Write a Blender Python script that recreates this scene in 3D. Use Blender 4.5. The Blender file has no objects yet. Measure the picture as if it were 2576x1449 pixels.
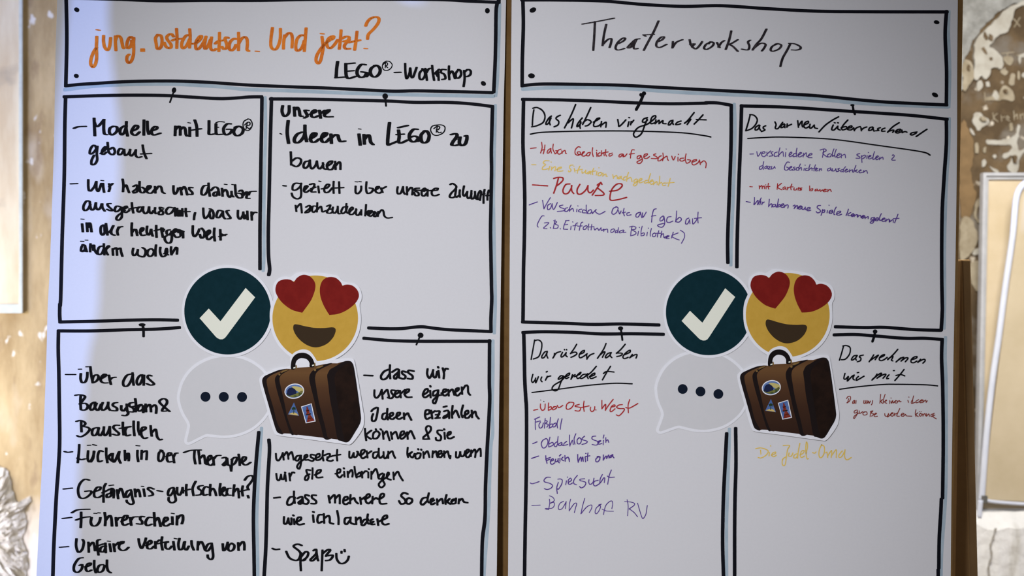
import bpy, math, random
from mathutils import Vector, Matrix
random.seed(7)
W, H, LENS, SENS = 2576, 1449, 50.0, 36.0
FPX = W * LENS / SENS
CAMY, CAMZ = -2.134, 1.35
scene = bpy.context.scene
C = scene.collection

# ---------------------------------------------------------------- camera
cam = bpy.data.cameras.new('camera'); cam.lens = LENS; cam.sensor_width = SENS; cam.clip_start = 0.05
cam.dof.use_dof = True; cam.dof.focus_distance = 2.13; cam.dof.aperture_fstop = 5.0
camo = bpy.data.objects.new('camera', cam); C.objects.link(camo)
camo.location = (0, CAMY, CAMZ); camo.rotation_euler = (math.pi / 2, 0, 0)
scene.camera = camo
# ---------------------------------------------------------------- sky light, lamps, exposure
world = bpy.data.worlds.new('world'); scene.world = world; world.use_nodes = True
bg = world.node_tree.nodes['Background']
bg.inputs['Color'].default_value = (0.92, 0.935, 1.03, 1); bg.inputs['Strength'].default_value = 0.225

def area(name, loc, target, sx, sy, power, col):
    l = bpy.data.lights.new(name, 'AREA'); l.shape = 'RECTANGLE'; l.size = sx; l.size_y = sy
    l.energy = power; l.color = col
    o = bpy.data.objects.new(name, l); C.objects.link(o); o.location = loc
    o.rotation_euler = (Vector(target) - Vector(loc)).to_track_quat('-Z', 'Y').to_euler()
    return o
# daylight coming in through the windows of the left wall
area('daylight_front', (-2.1, -2.75, 1.5), (0.0, 0.0, 1.2), 1.3, 1.5, 10, (0.97, 0.95, 1.0))
area('daylight_back', (-2.1, 0.95, 0.98), (-1.2, 1.5, 0.85), 0.6, 0.75, 26, (1.0, 0.94, 0.84))
# added fill behind the boards, brightens the old wall at the right
area('wall_fill', (0.80, 0.22, 2.05), (1.32, 1.5, 0.70), 0.7, 0.4, 34, (1.0, 0.98, 0.95))
area('fill_right', (2.66, 0.62, 0.95), (1.25, 1.5, 0.9), 0.9, 0.7, 5, (1.0, 0.975, 0.94))  # added fill from the right, lifts the ledge and leaning boards
# added soft spot for the two boards, fading outwards like lens falloff
spl = bpy.data.lights.new('board_fill_spot', 'SPOT'); spl.energy = 274; spl.spot_size = math.radians(34); spl.spot_blend = 1.0
spl.shadow_soft_size = 0.12; spl.color = (0.91, 0.915, 1.0)
splo = bpy.data.objects.new('board_fill_spot', spl); C.objects.link(splo); splo.location = (-0.9, -3.2, 2.3)
splo.rotation_euler = (Vector((-0.08, 0, 1.14)) - Vector((-0.9, -3.2, 2.3))).to_track_quat('-Z', 'Y').to_euler()
sun = bpy.data.lights.new('sun', 'SUN'); sun.energy = 3.2; sun.angle = math.radians(0.5); sun.color = (0.26, 0.40, 1.0)
suno = bpy.data.objects.new('sun', sun); C.objects.link(suno)
SUND = Vector((1.0, 0.70, -0.22)).normalized()
suno.location = Vector((-0.7, 0, 1.35)) - SUND * 6
suno.rotation_euler = SUND.to_track_quat('-Z', 'Y').to_euler()
vs = scene.view_settings
scene.display_settings.display_device = 'sRGB'
vs.view_transform = 'Standard'; vs.look = 'None'; vs.gamma = 1; vs.use_curve_mapping = False; vs.exposure = 0.0

# ---------------------------------------------------------------- helpers
def lin(c):
    c /= 255.0
    return c / 12.92 if c <= 0.04045 else ((c + 0.055) / 1.055) ** 2.4
PAPER = tuple(lin(x) for x in (199, 195, 207))
def alb(r, g, b, k=0.8):            # print colour seen under the paper's light -> albedo
    return tuple(max(0.004, min(0.95, lin(v) / p * k)) for v, p in zip((r, g, b), PAPER))

def mat(name, col, rough=0.7, spec=0.25, noise=None, bump=None, metal=0.0):
    """noise = (colour 2, scale, sharpness low, high) mixes a second tone in; bump = (scale, strength, distance)"""
    m = bpy.data.materials.new(name); m.use_nodes = True
    nt = m.node_tree; b = nt.nodes['Principled BSDF']
    b.inputs['Base Color'].default_value = (*col, 1); b.inputs['Roughness'].default_value = rough
    b.inputs['Specular IOR Level'].default_value = spec; b.inputs['Metallic'].default_value = metal
    tc = nt.nodes.new('ShaderNodeTexCoord')
    if noise:
        c2, sc, lo, hi = noise[:4]
        mp = nt.nodes.new('ShaderNodeMapping')
        mp.inputs['Scale'].default_value = noise[4] if len(noise) > 4 else (1, 1, 1)
        nt.links.new(tc.outputs['Object'], mp.inputs['Vector'])
        n = nt.nodes.new('ShaderNodeTexNoise'); n.inputs['Scale'].default_value = sc; n.inputs['Detail'].default_value = 8
        n.inputs['Roughness'].default_value = 0.65
        nt.links.new(mp.outputs['Vector'], n.inputs['Vector'])
        r = nt.nodes.new('ShaderNodeValToRGB')
        r.color_ramp.elements[0].position = lo; r.color_ramp.elements[0].color = (*col, 1)
        r.color_ramp.elements[1].position = hi; r.color_ramp.elements[1].color = (*c2, 1)
        nt.links.new(n.outputs['Fac'], r.inputs['Fac']); nt.links.new(r.outputs['Color'], b.inputs['Base Color'])
    if bump:
        n2 = nt.nodes.new('ShaderNodeTexNoise'); n2.inputs['Scale'].default_value = bump[0]; n2.inputs['Detail'].default_value = 6
        nt.links.new(tc.outputs['Object'], n2.inputs['Vector'])
        bp = nt.nodes.new('ShaderNodeBump'); bp.inputs['Strength'].default_value = bump[1]; bp.inputs['Distance'].default_value = bump[2]
        nt.links.new(n2.outputs['Fac'], bp.inputs['Height']); nt.links.new(bp.outputs['Normal'], b.inputs['Normal'])
    return m

def fleck(m, col, scale, lo, hi, stretch=(1, 1, 1), seed=0.0):
    """another layer of wear over a material's colour"""
    nt = m.node_tree; b = nt.nodes['Principled BSDF']
    src = b.inputs['Base Color'].links[0].from_socket if b.inputs['Base Color'].links else None
    tc = nt.nodes.new('ShaderNodeTexCoord'); mp = nt.nodes.new('ShaderNodeMapping')
    mp.inputs['Scale'].default_value = stretch; mp.inputs['Location'].default_value = (seed, seed * 1.7, seed * 0.6)
    n = nt.nodes.new('ShaderNodeTexNoise'); n.inputs['Scale'].default_value = scale; n.inputs['Detail'].default_value = 5
    r = nt.nodes.new('ShaderNodeMapRange'); r.inputs['From Min'].default_value = lo; r.inputs['From Max'].default_value = hi
    mx = nt.nodes.new('ShaderNodeMix'); mx.data_type = 'RGBA'
    nt.links.new(tc.outputs['Object'], mp.inputs['Vector']); nt.links.new(mp.outputs['Vector'], n.inputs['Vector'])
    nt.links.new(n.outputs['Fac'], r.inputs['Value']); nt.links.new(r.outputs['Result'], mx.inputs[0])
    if src: nt.links.new(src, mx.inputs[6])
    else: mx.inputs[6].default_value = b.inputs['Base Color'].default_value
    mx.inputs[7].default_value = (*col, 1)
    nt.links.new(mx.outputs[2], b.inputs['Base Color'])
    return m

def mesh(name, verts, faces, m, parent=None, smooth=False):
    me = bpy.data.meshes.new(name); me.from_pydata(verts, [], faces); me.update()
    me.materials.append(m)
    if smooth:
        for p in me.polygons: p.use_smooth = True
    o = bpy.data.objects.new(name, me); C.objects.link(o)
    if parent is not None: o.parent = parent
    return o
def tag(o, label=None, cat=None, group=None, kind=None):
    for k, v in (('label', label), ('category', cat), ('group', group), ('kind', kind)):
        if v: o[k] = v
    return o
def box_geo(x0, x1, y0, y1, z0, z1):
    v = [(x, y, z) for x in (x0, x1) for y in (y0, y1) for z in (z0, z1)]
    f = [(0, 1, 3, 2), (4, 6, 7, 5), (0, 4, 5, 1), (2, 3, 7, 6), (0, 2, 6, 4), (1, 5, 7, 3)]
    return v, f
def boxes(name, bs, m, parent=None):
    V, F = [], []
    for b in bs:
        v, f = box_geo(*b); n = len(V); V += v; F += [tuple(i + n for i in q) for q in f]
    return mesh(name, V, F, m, parent)
def ray(px, py):
    return Vector(((px - W / 2) / FPX, 1.0, -(py - H / 2) / FPX))
def at(px, py, y):                   # the point of the plane y = const that the photo shows at (px, py)
    d = ray(px, py); t = (y - CAMY)
    return Vector((0, CAMY, CAMZ)) + d * t

def print_ramp(m, stops, lo, hi):
    """a printed picture's own colours, running up the print"""
    nt = m.node_tree; b = nt.nodes['Principled BSDF']
    tc = nt.nodes.new('ShaderNodeTexCoord'); sp = nt.nodes.new('ShaderNodeSeparateXYZ')
    mr = nt.nodes.new('ShaderNodeMapRange'); mr.inputs['From Min'].default_value = lo; mr.inputs['From Max'].default_value = hi
    r = nt.nodes.new('ShaderNodeValToRGB')
    while len(r.color_ramp.elements) < len(stops): r.color_ramp.elements.new(0.5)
    for e, (p, c) in zip(r.color_ramp.elements, stops): e.position = p; e.color = (*c, 1)
    nt.links.new(tc.outputs['Object'], sp.inputs[0]); nt.links.new(sp.outputs['Y'], mr.inputs['Value'])
    nt.links.new(mr.outputs['Result'], r.inputs['Fac']); nt.links.new(r.outputs['Color'], b.inputs['Base Color'])

class Sheet:
    """an upright plane of the place: local axes u (right), v (up), n (towards the viewer)"""
    def __init__(s, depth, lean):
        a = math.radians(lean)
        s.u = Vector((1, 0, 0)); s.v = Vector((0, math.sin(a), math.cos(a))); s.n = Vector((0, -math.cos(a), math.sin(a)))
        s.p0 = Vector((0, CAMY + depth, CAMZ))
    def world(s, px, py):
        o = Vector((0, CAMY, CAMZ)); d = ray(px, py)
        return o + d * ((s.p0 - o).dot(s.n) / d.dot(s.n))
    def uv(s, px, py, org):
        w = s.world(px, py) - org
        return (w.dot(s.u), w.dot(s.v))
    def matrix(s, org):
        m = Matrix.Identity(4)
        for i in range(3):
            m[i][0] = s.u[i]; m[i][1] = s.v[i]; m[i][2] = s.n[i]; m[i][3] = org[i]
        return m
    def empty(s, name, org):
        o = bpy.data.objects.new(name, None); C.objects.link(o); o.empty_display_size = 0.05
        o.matrix_world = s.matrix(org); return o

def nums(t):
    a = [float(x) for x in t.split()]
    return list(zip(a[0::2], a[1::2]))
def rom(p, step=3.0, closed=False):
    """Catmull-Rom through p, in photo pixels"""
    n = len(p)
    if n < 3 and not closed: return list(p)
    out = []
    for i in range(n if closed else n - 1):
        if closed: a, b, c, d = p[i - 1], p[i], p[(i + 1) % n], p[(i + 2) % n]
        else: a, b, c, d = p[max(i - 1, 0)], p[i], p[i + 1], p[min(i + 2, n - 1)]
        k = max(1, min(24, int(math.dist(b, c) / step)))
        for j in range(k):
            t = j / k
            out.append(tuple(0.5 * (2 * b[q] + (c[q] - a[q]) * t + (2 * a[q] - 5 * b[q] + 4 * c[q] - d[q]) * t * t
                                    + (3 * b[q] - a[q] - 3 * c[q] + d[q]) * t ** 3) for q in (0, 1)))
    if not closed: out.append(p[-1])
    return out
def hull(pts):
    pts = sorted(set((round(x, 4), round(y, 4)) for x, y in pts))
    def half(ps):
        h = []
        for p in ps:
            while len(h) > 1 and (h[-1][0] - h[-2][0]) * (p[1] - h[-2][1]) - (h[-1][1] - h[-2][1]) * (p[0] - h[-2][0]) <= 0: h.pop()
            h.append(p)
        return h
    a = half(pts); b = half(pts[::-1])
    return a[:-1] + b[:-1]
def nib(w, h, n=10):
    """the marker tip: a rounded rectangle w by h pixels"""
    out = []
    for i in range(n):
        t = 2 * math.pi * (i + 0.5) / n; c, s_ = math.cos(t), math.sin(t)
        out.append((w / 2 * math.copysign(abs(c) ** 0.6, c), h / 2 * math.copysign(abs(s_) ** 0.6, s_)))
    return out
class Ink:
    """marks drawn with a marker on a sheet: the nib swept along each stroke"""
    def __init__(s, sheet, org, lift): s.sh, s.org, s.lift, s.V, s.F, s.k, s.j = sheet, org, lift, [], [], 0, 0
    def face(s, poly):
        n = len(s.V); s.k += 1; z = s.lift + (s.j % 24) * 5e-6 + (s.k % 3) * 1.5e-6
        for x, y in poly:
            a, b = s.sh.uv(x, y, s.org); s.V.append((a, b, z))
        s.F.append(tuple(range(n + len(poly) - 1, n - 1, -1)))
    def stroke(s, pts, w, h, step=3.0):
        nb = nib(w, h); p = rom(pts, step); s.j += 1
        if len(p) == 1: p = p * 2
        for a, b in zip(p, p[1:]):
            s.face(hull([(a[0] + x, a[1] + y) for x, y in nb] + [(b[0] + x, b[1] + y) for x, y in nb]))
    def blob(s, cx, cy, rx, ry, rot=0):
        c, q = math.cos(rot), math.sin(rot)
        s.face([(cx + rx * math.cos(t) * c - ry * math.sin(t) * q, cy + rx * math.cos(t) * q + ry * math.sin(t) * c)
                for t in (2 * math.pi * i / 20 for i in range(20))])
    def build(s, name, m, parent): return mesh(name, s.V, s.F, m, parent)
def slab(name, sheet, org, px, z0, z1, m, parent=None):
    """a flat piece cut to an outline given in photo pixels, from z0 to z1 along the sheet's normal"""
    uv = [sheet.uv(x, y, org) for x, y in px]
    ar = sum(a[0] * b[1] - b[0] * a[1] for a, b in zip(uv, uv[1:] + uv[:1]))
    if ar < 0: uv.reverse()
    n = len(uv)
    V = [(a, b, z1) for a, b in uv] + [(a, b, z0) for a, b in uv]
    F = [tuple(range(n)), tuple(range(2 * n - 1, n - 1, -1))] + [(i, i + n, (i + 1) % n + n, (i + 1) % n) for i in range(n)]
    return mesh(name, V, F, m, parent)
def grow(p, d):
    """outline p moved outwards by d"""
    n = len(p); ar = sum(a[0] * b[1] - b[0] * a[1] for a, b in zip(p, p[1:] + p[:1])); sg = 1 if ar > 0 else -1
    out = []
    for i in range(n):
        a, b = p[i - 2], p[(i + 2) % n]; tx, ty = b[0] - a[0], b[1] - a[1]; l = math.hypot(tx, ty) or 1
        out.append((p[i][0] + sg * ty / l * d, p[i][1] - sg * tx / l * d))
    return out
MM = 0.001

# ---------------------------------------------------------------- materials
m_paper = mat('paper', (0.80, 0.80, 0.80), 0.75, 0.2, ((0.785, 0.785, 0.785), 260, 0.35, 0.65), (420, 0.12, 0.0004))
m_cut = mat('cutout_paper', (0.93, 0.94, 0.96), 0.7, 0.06, ((0.91, 0.92, 0.94), 200, 0.4, 0.6))
INK = {
    'black': mat('black_ink', (0.004, 0.0042, 0.006), 0.6, 0.05, ((0.006, 0.006, 0.008), 60, 0.4, 0.7)),
    'line': mat('black_frame_ink', (0.0055, 0.006, 0.0095), 0.6, 0.05, ((0.009, 0.009, 0.014), 40, 0.4, 0.7)),
    'charcoal': mat('charcoal_ink', alb(30, 24, 30), 0.6, 0.1, (alb(78, 70, 78), 55, 0.48, 0.75, (6, 1, 1))),
    'orange': mat('orange_ink', alb(208, 112, 28), 0.6, 0.15, (alb(190, 92, 18), 45, 0.45, 0.6)),
    'yellow': mat('yellow_ink', alb(206, 172, 88), 0.6, 0.1, (alb(212, 180, 100), 120, 0.4, 0.6)),
    'red': mat('red_ink', alb(148, 28, 34), 0.6, 0.1, (alb(160, 45, 48), 120, 0.4, 0.6)),
    'darkred': mat('dark_red_ink', alb(112, 32, 28), 0.6, 0.1, (alb(130, 52, 46), 120, 0.4, 0.6)),
    'purple': mat('purple_ink', alb(68, 40, 122), 0.6, 0.1, (alb(88, 62, 140), 120, 0.4, 0.6)),
}
m_shadow = mat('grey_marker', alb(146, 160, 180), 0.7, 0.1, (alb(160, 172, 190), 30, 0.35, 0.65))
m_board = mat('brown_board', (0.215, 0.125, 0.045), 0.85, 0.05, ((0.18, 0.102, 0.036), 18, 0.4, 0.6), (150, 0.1, 0.001))
m_card = mat('cardboard', (0.185, 0.112, 0.048), 0.85, 0.05, ((0.15, 0.09, 0.038), 12, 0.35, 0.65), (200, 0.1, 0.001))

# ================================================================ the two flip-chart sheets
SH = [Sheet(2.134, 3.5), Sheet(2.108, 0.4)]
EDGE = [  # traced left and right paper edges, top to bottom (photo pixels)
    ("149 -150 146.5 -60 144 0 140 120 138 220 136 350 132 480 128.7 580 124 700 120 769 117.5 870 113 1000 108.5 1113 103 1220 98 1320 91.5 1449 84 1590",
     "1277 -150 1275 -60 1273 0 1270 150 1267.5 250 1265 400 1262 580 1258.6 803 1255 1060 1252 1248 1249.5 1449 1247 1590"),
    ("1288.5 -150 1287.6 -60 1287 0 1284.5 300 1282 700 1279.5 1194 1278 1449 1277 1590",
     "2411 -150 2410 -60 2409.5 0 2408 175 2407.5 362 2404.5 600 2400 825 2396 1060 2393.5 1248 2391.5 1449 2389 1590")]
sheet_obj, ORG, NOTE = [], [], [{}, {}]
SLAB = ['white flip chart sheet with the orange heading and black handwriting',
        'white flip chart sheet with the Theaterworkshop heading and coloured handwriting']
for i in (0, 1):
    s = SH[i]; l, r = nums(EDGE[i][0]), nums(EDGE[i][1])
    org = s.world((l[-1][0] + r[-1][0]) / 2, 1590); ORG.append(org)
    e = s.empty('flip_chart_sheet', org); sheet_obj.append(e)
    tag(e, SLAB[i], 'flip chart', 'flip chart sheets')
    slab('paper', s, org, rom(l, 30) + rom(r, 30)[::-1], -0.4 * MM, 0, m_paper, e)

# ---- drawn frames: (frame name, black strokes, grey shadow strokes)
FR = [
 [('title_frame', "166 -14 166.5 0 168 100 165.5 216;166 216 200 212.5 240 210 329 205 440 204 528 207.5 617 213.5 720 218 820 221.5 945 227.5 995 229.5 1045 228.5 1120 230 1238 233;1255 1 1248.5 20 1247 95 1245.5 157 1242 231;166 -5 290 -2 400 2 520 1 650 1 760 -1 900 -2 1100 -1 1180 3 1255 6",
   "163 226 240 216.5 329 212.5 440 212 550 218 620 225 720 228 820 232 932 236 995 237.5 1170 241 1241 242;1257 12 1255 95 1251.5 195 1247 240"),
  ('note_frame', "162 243.5 240 241 329 239.5 418 240.5 484 244.5 550 248 595 246.5 628 244 658 243.5;165 244 163 319 162 425 160 498 157 580 155 655 152.5 754 151 769;150.5 766 150 790 151 808;151 810 244 808 319 805.5 393 804.5 446 805.5;659 246 658 320 656.5 400 655 500 654 580 654 630 654 676",
   "667 246 668 319 665.5 430 664 520 664 642 662 680"),
  ('note_frame', "683 248 681 320 679 400 677 500 675 580 675.5 642 678.5 678 676 691;681 249 770 249.5 870 251.5 970 254 1045 257.5 1120 257.5 1182 261 1239 268;1239 269 1237.5 320 1236 382 1236.5 430 1235 519 1234 580 1235 642 1236.5 729 1237 754 1235 803 1235 834;928 825 975 827 1012 826.5 1037 823.5 1062 822 1087 825 1124 829 1186 832 1234 834",
   "1246 266 1245 320 1243 400 1241.5 500 1243 600 1244.5 679 1246 754 1243.5 837"),
  ('note_frame', "147 832.5 232 832.5 319 829.5 393 828 451 824;147 835 146.5 881 148 938 149 1010 150 1113 146 1190 142 1243 135.4 1372 133 1449 131 1500;651 1088 649 1110 645 1154 640.5 1221 637.6 1301 639 1395 639.7 1449 639 1500",
   "658 1078 653 1154 649 1221 646 1302 648 1395 648.5 1449 648 1500"),
  ('note_frame', "676.5 1107 678 1135 673 1221 671 1302 668.5 1382 664.5 1449 662 1500;916 851 950 854 988 857 1062 858.5 1162 858.5 1232 858.5;1231.5 857 1231 938 1231 970 1232 1000 1230 1052 1225.5 1130 1221.5 1221 1220 1302 1213.5 1360 1211.6 1449 1211 1500",
   "1240 858 1240 938 1238 1030 1239.5 1087 1235 1120 1232 1194 1229.6 1275 1223 1369 1218 1436 1217 1490")],
 [('title_frame', "1315 -10 1316.5 62 1314 150 1313.5 216;1313 0 1400 0 1515 2.5 1615 11 1715 16 1815 14.5 1925 21.5 2050 28 2175 29.5 2382 30;2381 29 2377.5 87 2381 175 2380.5 263;1314 215.5 1365 211.5 1470 212.5 1565 214.5 1690 221.5 1932 234 2050 240.5 2175 252.5 2250 258 2381 264",
   "1315 224 1415 220.5 1565 222.5 1715 232.5 1932 242 2050 249 2175 260.5 2384 269;2387 30 2386 87 2389 175 2387 268"),
  ('note_frame', "1315 250 1415 251.5 1515 255 1602 259 1690 261 1777 259.5;1776 258.5 1805 259 1838 264.5;1317 251 1315.5 360 1318 420 1320 500 1319 600 1317 675 1316 775 1315.5 810;1315 810 1415 813 1490 816 1565 815 1657 817.5;1839.5 265 1839 362 1835 480 1830.5 600 1831 660",
   "1847 263 1849 325 1845 480 1840 600 1838.5 666"),
  ('note_frame', "1865.5 266 1862.5 362 1858 480 1854.5 600 1853.5 671;1865 266.5 1975 269.5 2100 277.5 2225 285.5 2300 291 2382 300;2380.5 302 2380.5 362 2375.5 437 2370.5 521 2369 600 2369 700 2370.5 775;2370.5 778 2369.5 800 2367.5 830;2102 822 2175 824 2225 823.5 2300 829 2366 831",
   "2388 299 2386.5 372 2381.5 447 2377.5 546 2376 640 2376.5 750 2375 825"),
  ('note_frame', "1316 836.5 1365 834.5 1440 836 1515 840 1590 839.5 1668 841;1317.5 838 1319 900 1320 955 1322.5 1000 1324.5 1040 1324 1180 1321 1341 1319.5 1449 1319 1500;1828 1091 1824 1167 1820 1248 1818 1328 1818 1382 1820 1449 1821 1500",
   "1835 1080 1833.5 1140 1829.6 1248 1827.5 1328 1828 1449 1829 1500"),
  ('note_frame', "1850.5 1078 1851.3 1167 1849 1248 1848 1328 1848 1449 1848 1500;2099 842.5 2150 841.5 2200 845 2275 851 2325 851 2370 854;2370 855 2368.5 900 2371 962 2372.5 1060 2372.5 1140 2371 1252;2368 1256 2366.5 1290 2362.6 1355 2361.5 1428;2360 1434 2360 1500",
   "2378.5 850 2377.5 900 2380 962 2380.5 1060 2380 1194 2377 1275 2372 1342 2368 1409 2367 1500")]]
for i in (0, 1):
    for k, (nm, blk, gry) in enumerate(FR[i]):
        a = Ink(SH[i], ORG[i], 0.25 * MM)
        lone = {3: 2, 4: 0}.get(k)          # the side line that does not meet the rest of its frame
        for j, st in enumerate(blk.split(';')):
            if j != lone: a.stroke(nums(st), 9.4, 8.2, 6)
        o = a.build(nm, INK['line'], sheet_obj[i]); NOTE[i][k] = o
        if lone is not None:
            a = Ink(SH[i], ORG[i], 0.25 * MM); a.stroke(nums(blk.split(';')[lone]), 9.4, 8.2, 6); a.build('frame_side_line', INK['line'], o)
        for st in gry.split(';'):
            g = Ink(SH[i], ORG[i], 0.12 * MM); g.stroke(nums(st), 8.5, 9, 6)
            tag(g.build('frame_shadow', m_shadow, o), 'pale grey-blue shadow stroke beside the black frame')
# ---- drawn pins and corner dots
def dot(i, k, x, y, rx, ry, rot=0):
    a = Ink(SH[i], ORG[i], 0.28 * MM); a.blob(x, y, rx, ry, rot); a.build('corner_dot', INK['black'], NOTE[i][k])
for x, y, rx, ry, ro in ((193, 24.5, 6.8, 5.6, .5), (192, 191, 6.3, 5.4, .3), (1226, 27, 6, 7, 0), (1216, 210, 7, 5.6, .6)): dot(0, 0, x, y, rx, ry, ro)
for x, y, rx, ry, ro in ((1340.5, 25.3, 8.8, 6.2, -.45), (1337, 190.8, 8.6, 6.3, .1), (2356, 56, 7.3, 4.8, .2), (2352, 238.8, 8.4, 5.4, .5)): dot(1, 0, x, y, rx, ry, ro)
def pin(i, k, head, stem, w):
    a = Ink(SH[i], ORG[i], 0.30 * MM)
    for h_ in head: a.blob(*h_)
    a.stroke(nums(stem), w, w, 4); a.build('drawn_pin', INK['black'], NOTE[i][k])
pin(0, 1, [(437.8, 227, 5.6, 7.2, .2)], "437 231 433 242 427.5 257.5", 4)
pin(0, 2, [(969, 242.3, 7.2, 7.4, 0)], "969.5 244 970 255 971.2 266", 5)
pin(0, 3, [(357.5, 817, 9, 4, 0)], "359 817 361 830 361.3 845", 7)
pin(0, 4, [(1058, 843.5, 7.4, 6.8, 0)], "1056 846 1052 857 1047.5 867", 4.2)
pin(1, 1, [(1612.5, 238.5, 4.6, 4.6, 0), (1620, 235, 5.5, 5, 0)], "1619 236 1611 256 1600.5 275.5", 7)
pin(1, 2, [(2144.2, 264.5, 5.4, 2.6, 0)], "2145 265 2147 278 2150.5 287", 5.6)
pin(1, 3, [(1561, 826, 6.6, 5.2, 0)], "1562 829 1564 843 1565.5 855", 5)
pin(1, 4, [(2201.3, 834, 5.8, 5.4, 0)], "2201 836 2198.5 848 2194.5 859", 6)

# ---- handwriting
LINES = {}
def ink(i, name, label, col, w, h, groups): LINES[(i, label)] = [name, col, [(w, h, groups)]]
def more(i, label, col, w, h, groups): LINES[(i, label)][2].append((w, h, groups))
A=(200,30,6.104); U=(195,545,5.2); V_=(200,455,5.2); X_=(420,450,6.067); Y1=(1080,450,9.1); Z1=(890,460,6.33); B=(620,20,4); C_=(160,270,5.152); D=(160,440,5.152); E_=(680,300,4.567)
ink(0,'heading','orange heading jung. ostdeutsch. Und jetzt?','orange',8.4,4.5,[(A,
"265 380 262 460 258 540 262 650 260 730 242 805 206 848 172 800 178 720 212 625 262 545;370 368 368 450 386 540 428 588 462 530 478 400;550 375 552 480 560 590;552 440 575 375 605 370 635 400 650 460 666 535 680 558;835 425 800 385 762 400 732 470 728 540 752 558 788 520 812 440;800 440 806 540;835 400 832 470 834 560 828 660 798 752 755 785 726 740 734 680 762 655;955 574 985 574;955 600 985 600;1200 355 1167 405 1178 490 1190 555 1217 572 1255 530 1268 440 1250 365 1200 350;1445 380 1420 345 1380 345 1340 385 1352 430 1392 480 1410 520 1400 550 1370 557 1330 535 1300 470;1490 260 1498 400 1493 555;1425 440 1480 418 1580 410;1700 360 1645 360 1595 420 1568 495 1580 555 1612 552 1652 505 1690 420;1692 265 1700 400 1690 550;1700 485 1760 488 1820 460 1870 400 1872 370 1842 380 1795 450 1783 525 1795 572 1825 570 1872 520 1920 440 1945 380;1942 378 1925 470 1918 545 1937 568 1975 520 2012 425;2028 390 2012 520 2025 580 2060 592 2095 570;2150 320 2148 450 2140 602;2085 488 2130 450 2225 435;2285 400 2250 390 2234 420 2252 470 2264 520 2250 562 2212 570 2188 535;2400 415 2372 410 2315 460 2298 530 2308 580 2340 592 2378 560 2402 505;2442 320 2445 450 2440 588;2442 490 2490 412 2540 385 2572 420 2578 500 2572 580 2600 600",),(B,
"262 200 248 300 246 380 266 415 292 418 318 385 340 310 342 210;385 275 375 340 372 410;382 300 420 255 450 260 462 310 458 400;590 280 550 275 512 310 497 370 502 425 528 428 560 395 582 330;600 205 592 310 582 435;760 290 768 350 772 400 762 460 745 530 722 560 700 530 708 480 742 420 792 360 832 330 876 305 880 288 860 285 825 310 807 360 822 400 850 403 885 370 918 322;952 225 945 320 934 412;960 310 1000 288 1034 295 1020 330 985 380 997 410 1040 410;980 337 1036 322;1112 238 1102 330 1088 422;1030 348 1090 335 1142 325;1200 180 1217 140 1252 105 1300 92 1332 105 1326 150 1282 210 1228 265 1218 312"),],)
more(0,'orange heading jung. ostdeutsch. Und jetzt?','orange',8,2.5,[(A,"268 274 304 282"),(B,"97 435 122 438;752 258 775 262;1190 408 1210 410")])
ink(0,'subtitle','black subtitle under the orange heading','black',9,3.6,[(B,
"918 540 908 610 902 700;898 703 980 696;1000 560 1000 630 1006 688 1030 710 1100 688;1005 563 1085 555;1000 638 1075 632;1197 572 1155 570 1117 620 1115 668 1145 698 1188 690 1208 655;1160 643 1225 658 1206 692;1305 577 1258 605 1246 650 1266 688 1305 692 1340 655 1343 610 1318 582 1288 580;1497 650 1546 648")])
more(0,'black subtitle under the orange heading','black',6.6,3.6,[(B,"1597 560 1600 650 1612 712 1640 660 1648 605 1657 690 1675 698 1698 640 1712 600;1775 618 1743 655 1742 708 1765 722 1793 690 1795 645 1770 612;1800 610 1808 670 1816 728;1812 650 1832 615 1852 608;1868 580 1875 650 1888 728;1890 665 1938 618;1905 655 1925 690;1930 645 1934 728;2005 622 1965 620 1957 650 1990 668 2002 710 1970 720;2038 585 2036 650 2042 722;2042 665 2066 635 2082 660 2098 710;2132 622 2106 660 2110 702 2138 704 2160 670 2152 628 2130 620;2190 630 2195 710 2185 790;2190 650 2225 620 2254 632 2254 668 2225 690 2195 688")])
more(0,'black subtitle under the orange heading','black',2.4,2.4,[(B,"1412 535 1377 555 1367 595 1385 624 1420 628 1455 605 1466 570 1440 540 1405 535;1400 558 1396 602;1375 570 1400 550 1420 558 1415 578 1396 580 1422 602")])
ink(0,'note_line','black note line starting Modelle mit','black',8.2,3.4,[(C_,
"135 272 190 252 285 247;395 142 400 260 405 368;398 190 420 245 455 240 525 160;522 158 520 280 530 345 560 355;640 250 605 265 592 310 605 350 640 355 690 310 690 255 640 245;790 240 740 275 732 330 755 358 790 320 815 240;815 185 812 280 830 372;885 310 950 280 965 245 935 232 900 270 880 320 900 355 940 360 985 320;1042 165 1040 360;1085 180 1090 290 1105 350;1125 310 1200 285 1215 258 1185 248 1150 280 1140 330 1170 360 1255 335;1450 245 1445 365;1450 290 1490 245 1510 265 1512 360;1515 290 1550 255 1575 280 1585 350 1600 372;1635 260 1635 378;1700 165 1725 250 1730 375;1635 300 1700 290 1780 278;1885 175 1885 280 1888 350 1955 345;1975 215 1975 300 1985 350 2050 350;2165 215 2120 215 2075 270 2080 335 2110 358 2160 335 2180 290 2120 285;2270 245 2225 270 2205 320 2225 360 2265 368 2315 335 2325 275 2270 245 2220 260"),
])
more(0,'black note line starting Modelle mit','black',3,2.4,[(C_,"1612 198 1645 204;1975 200 2020 185 2085 192;1985 262 2010 260;2395 150 2340 180 2325 230 2345 285 2395 300 2435 260 2445 210 2420 160 2385 150;2380 205 2365 280;2345 230 2385 195 2415 200 2410 230 2365 245 2410 280 2425 262")])
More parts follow.
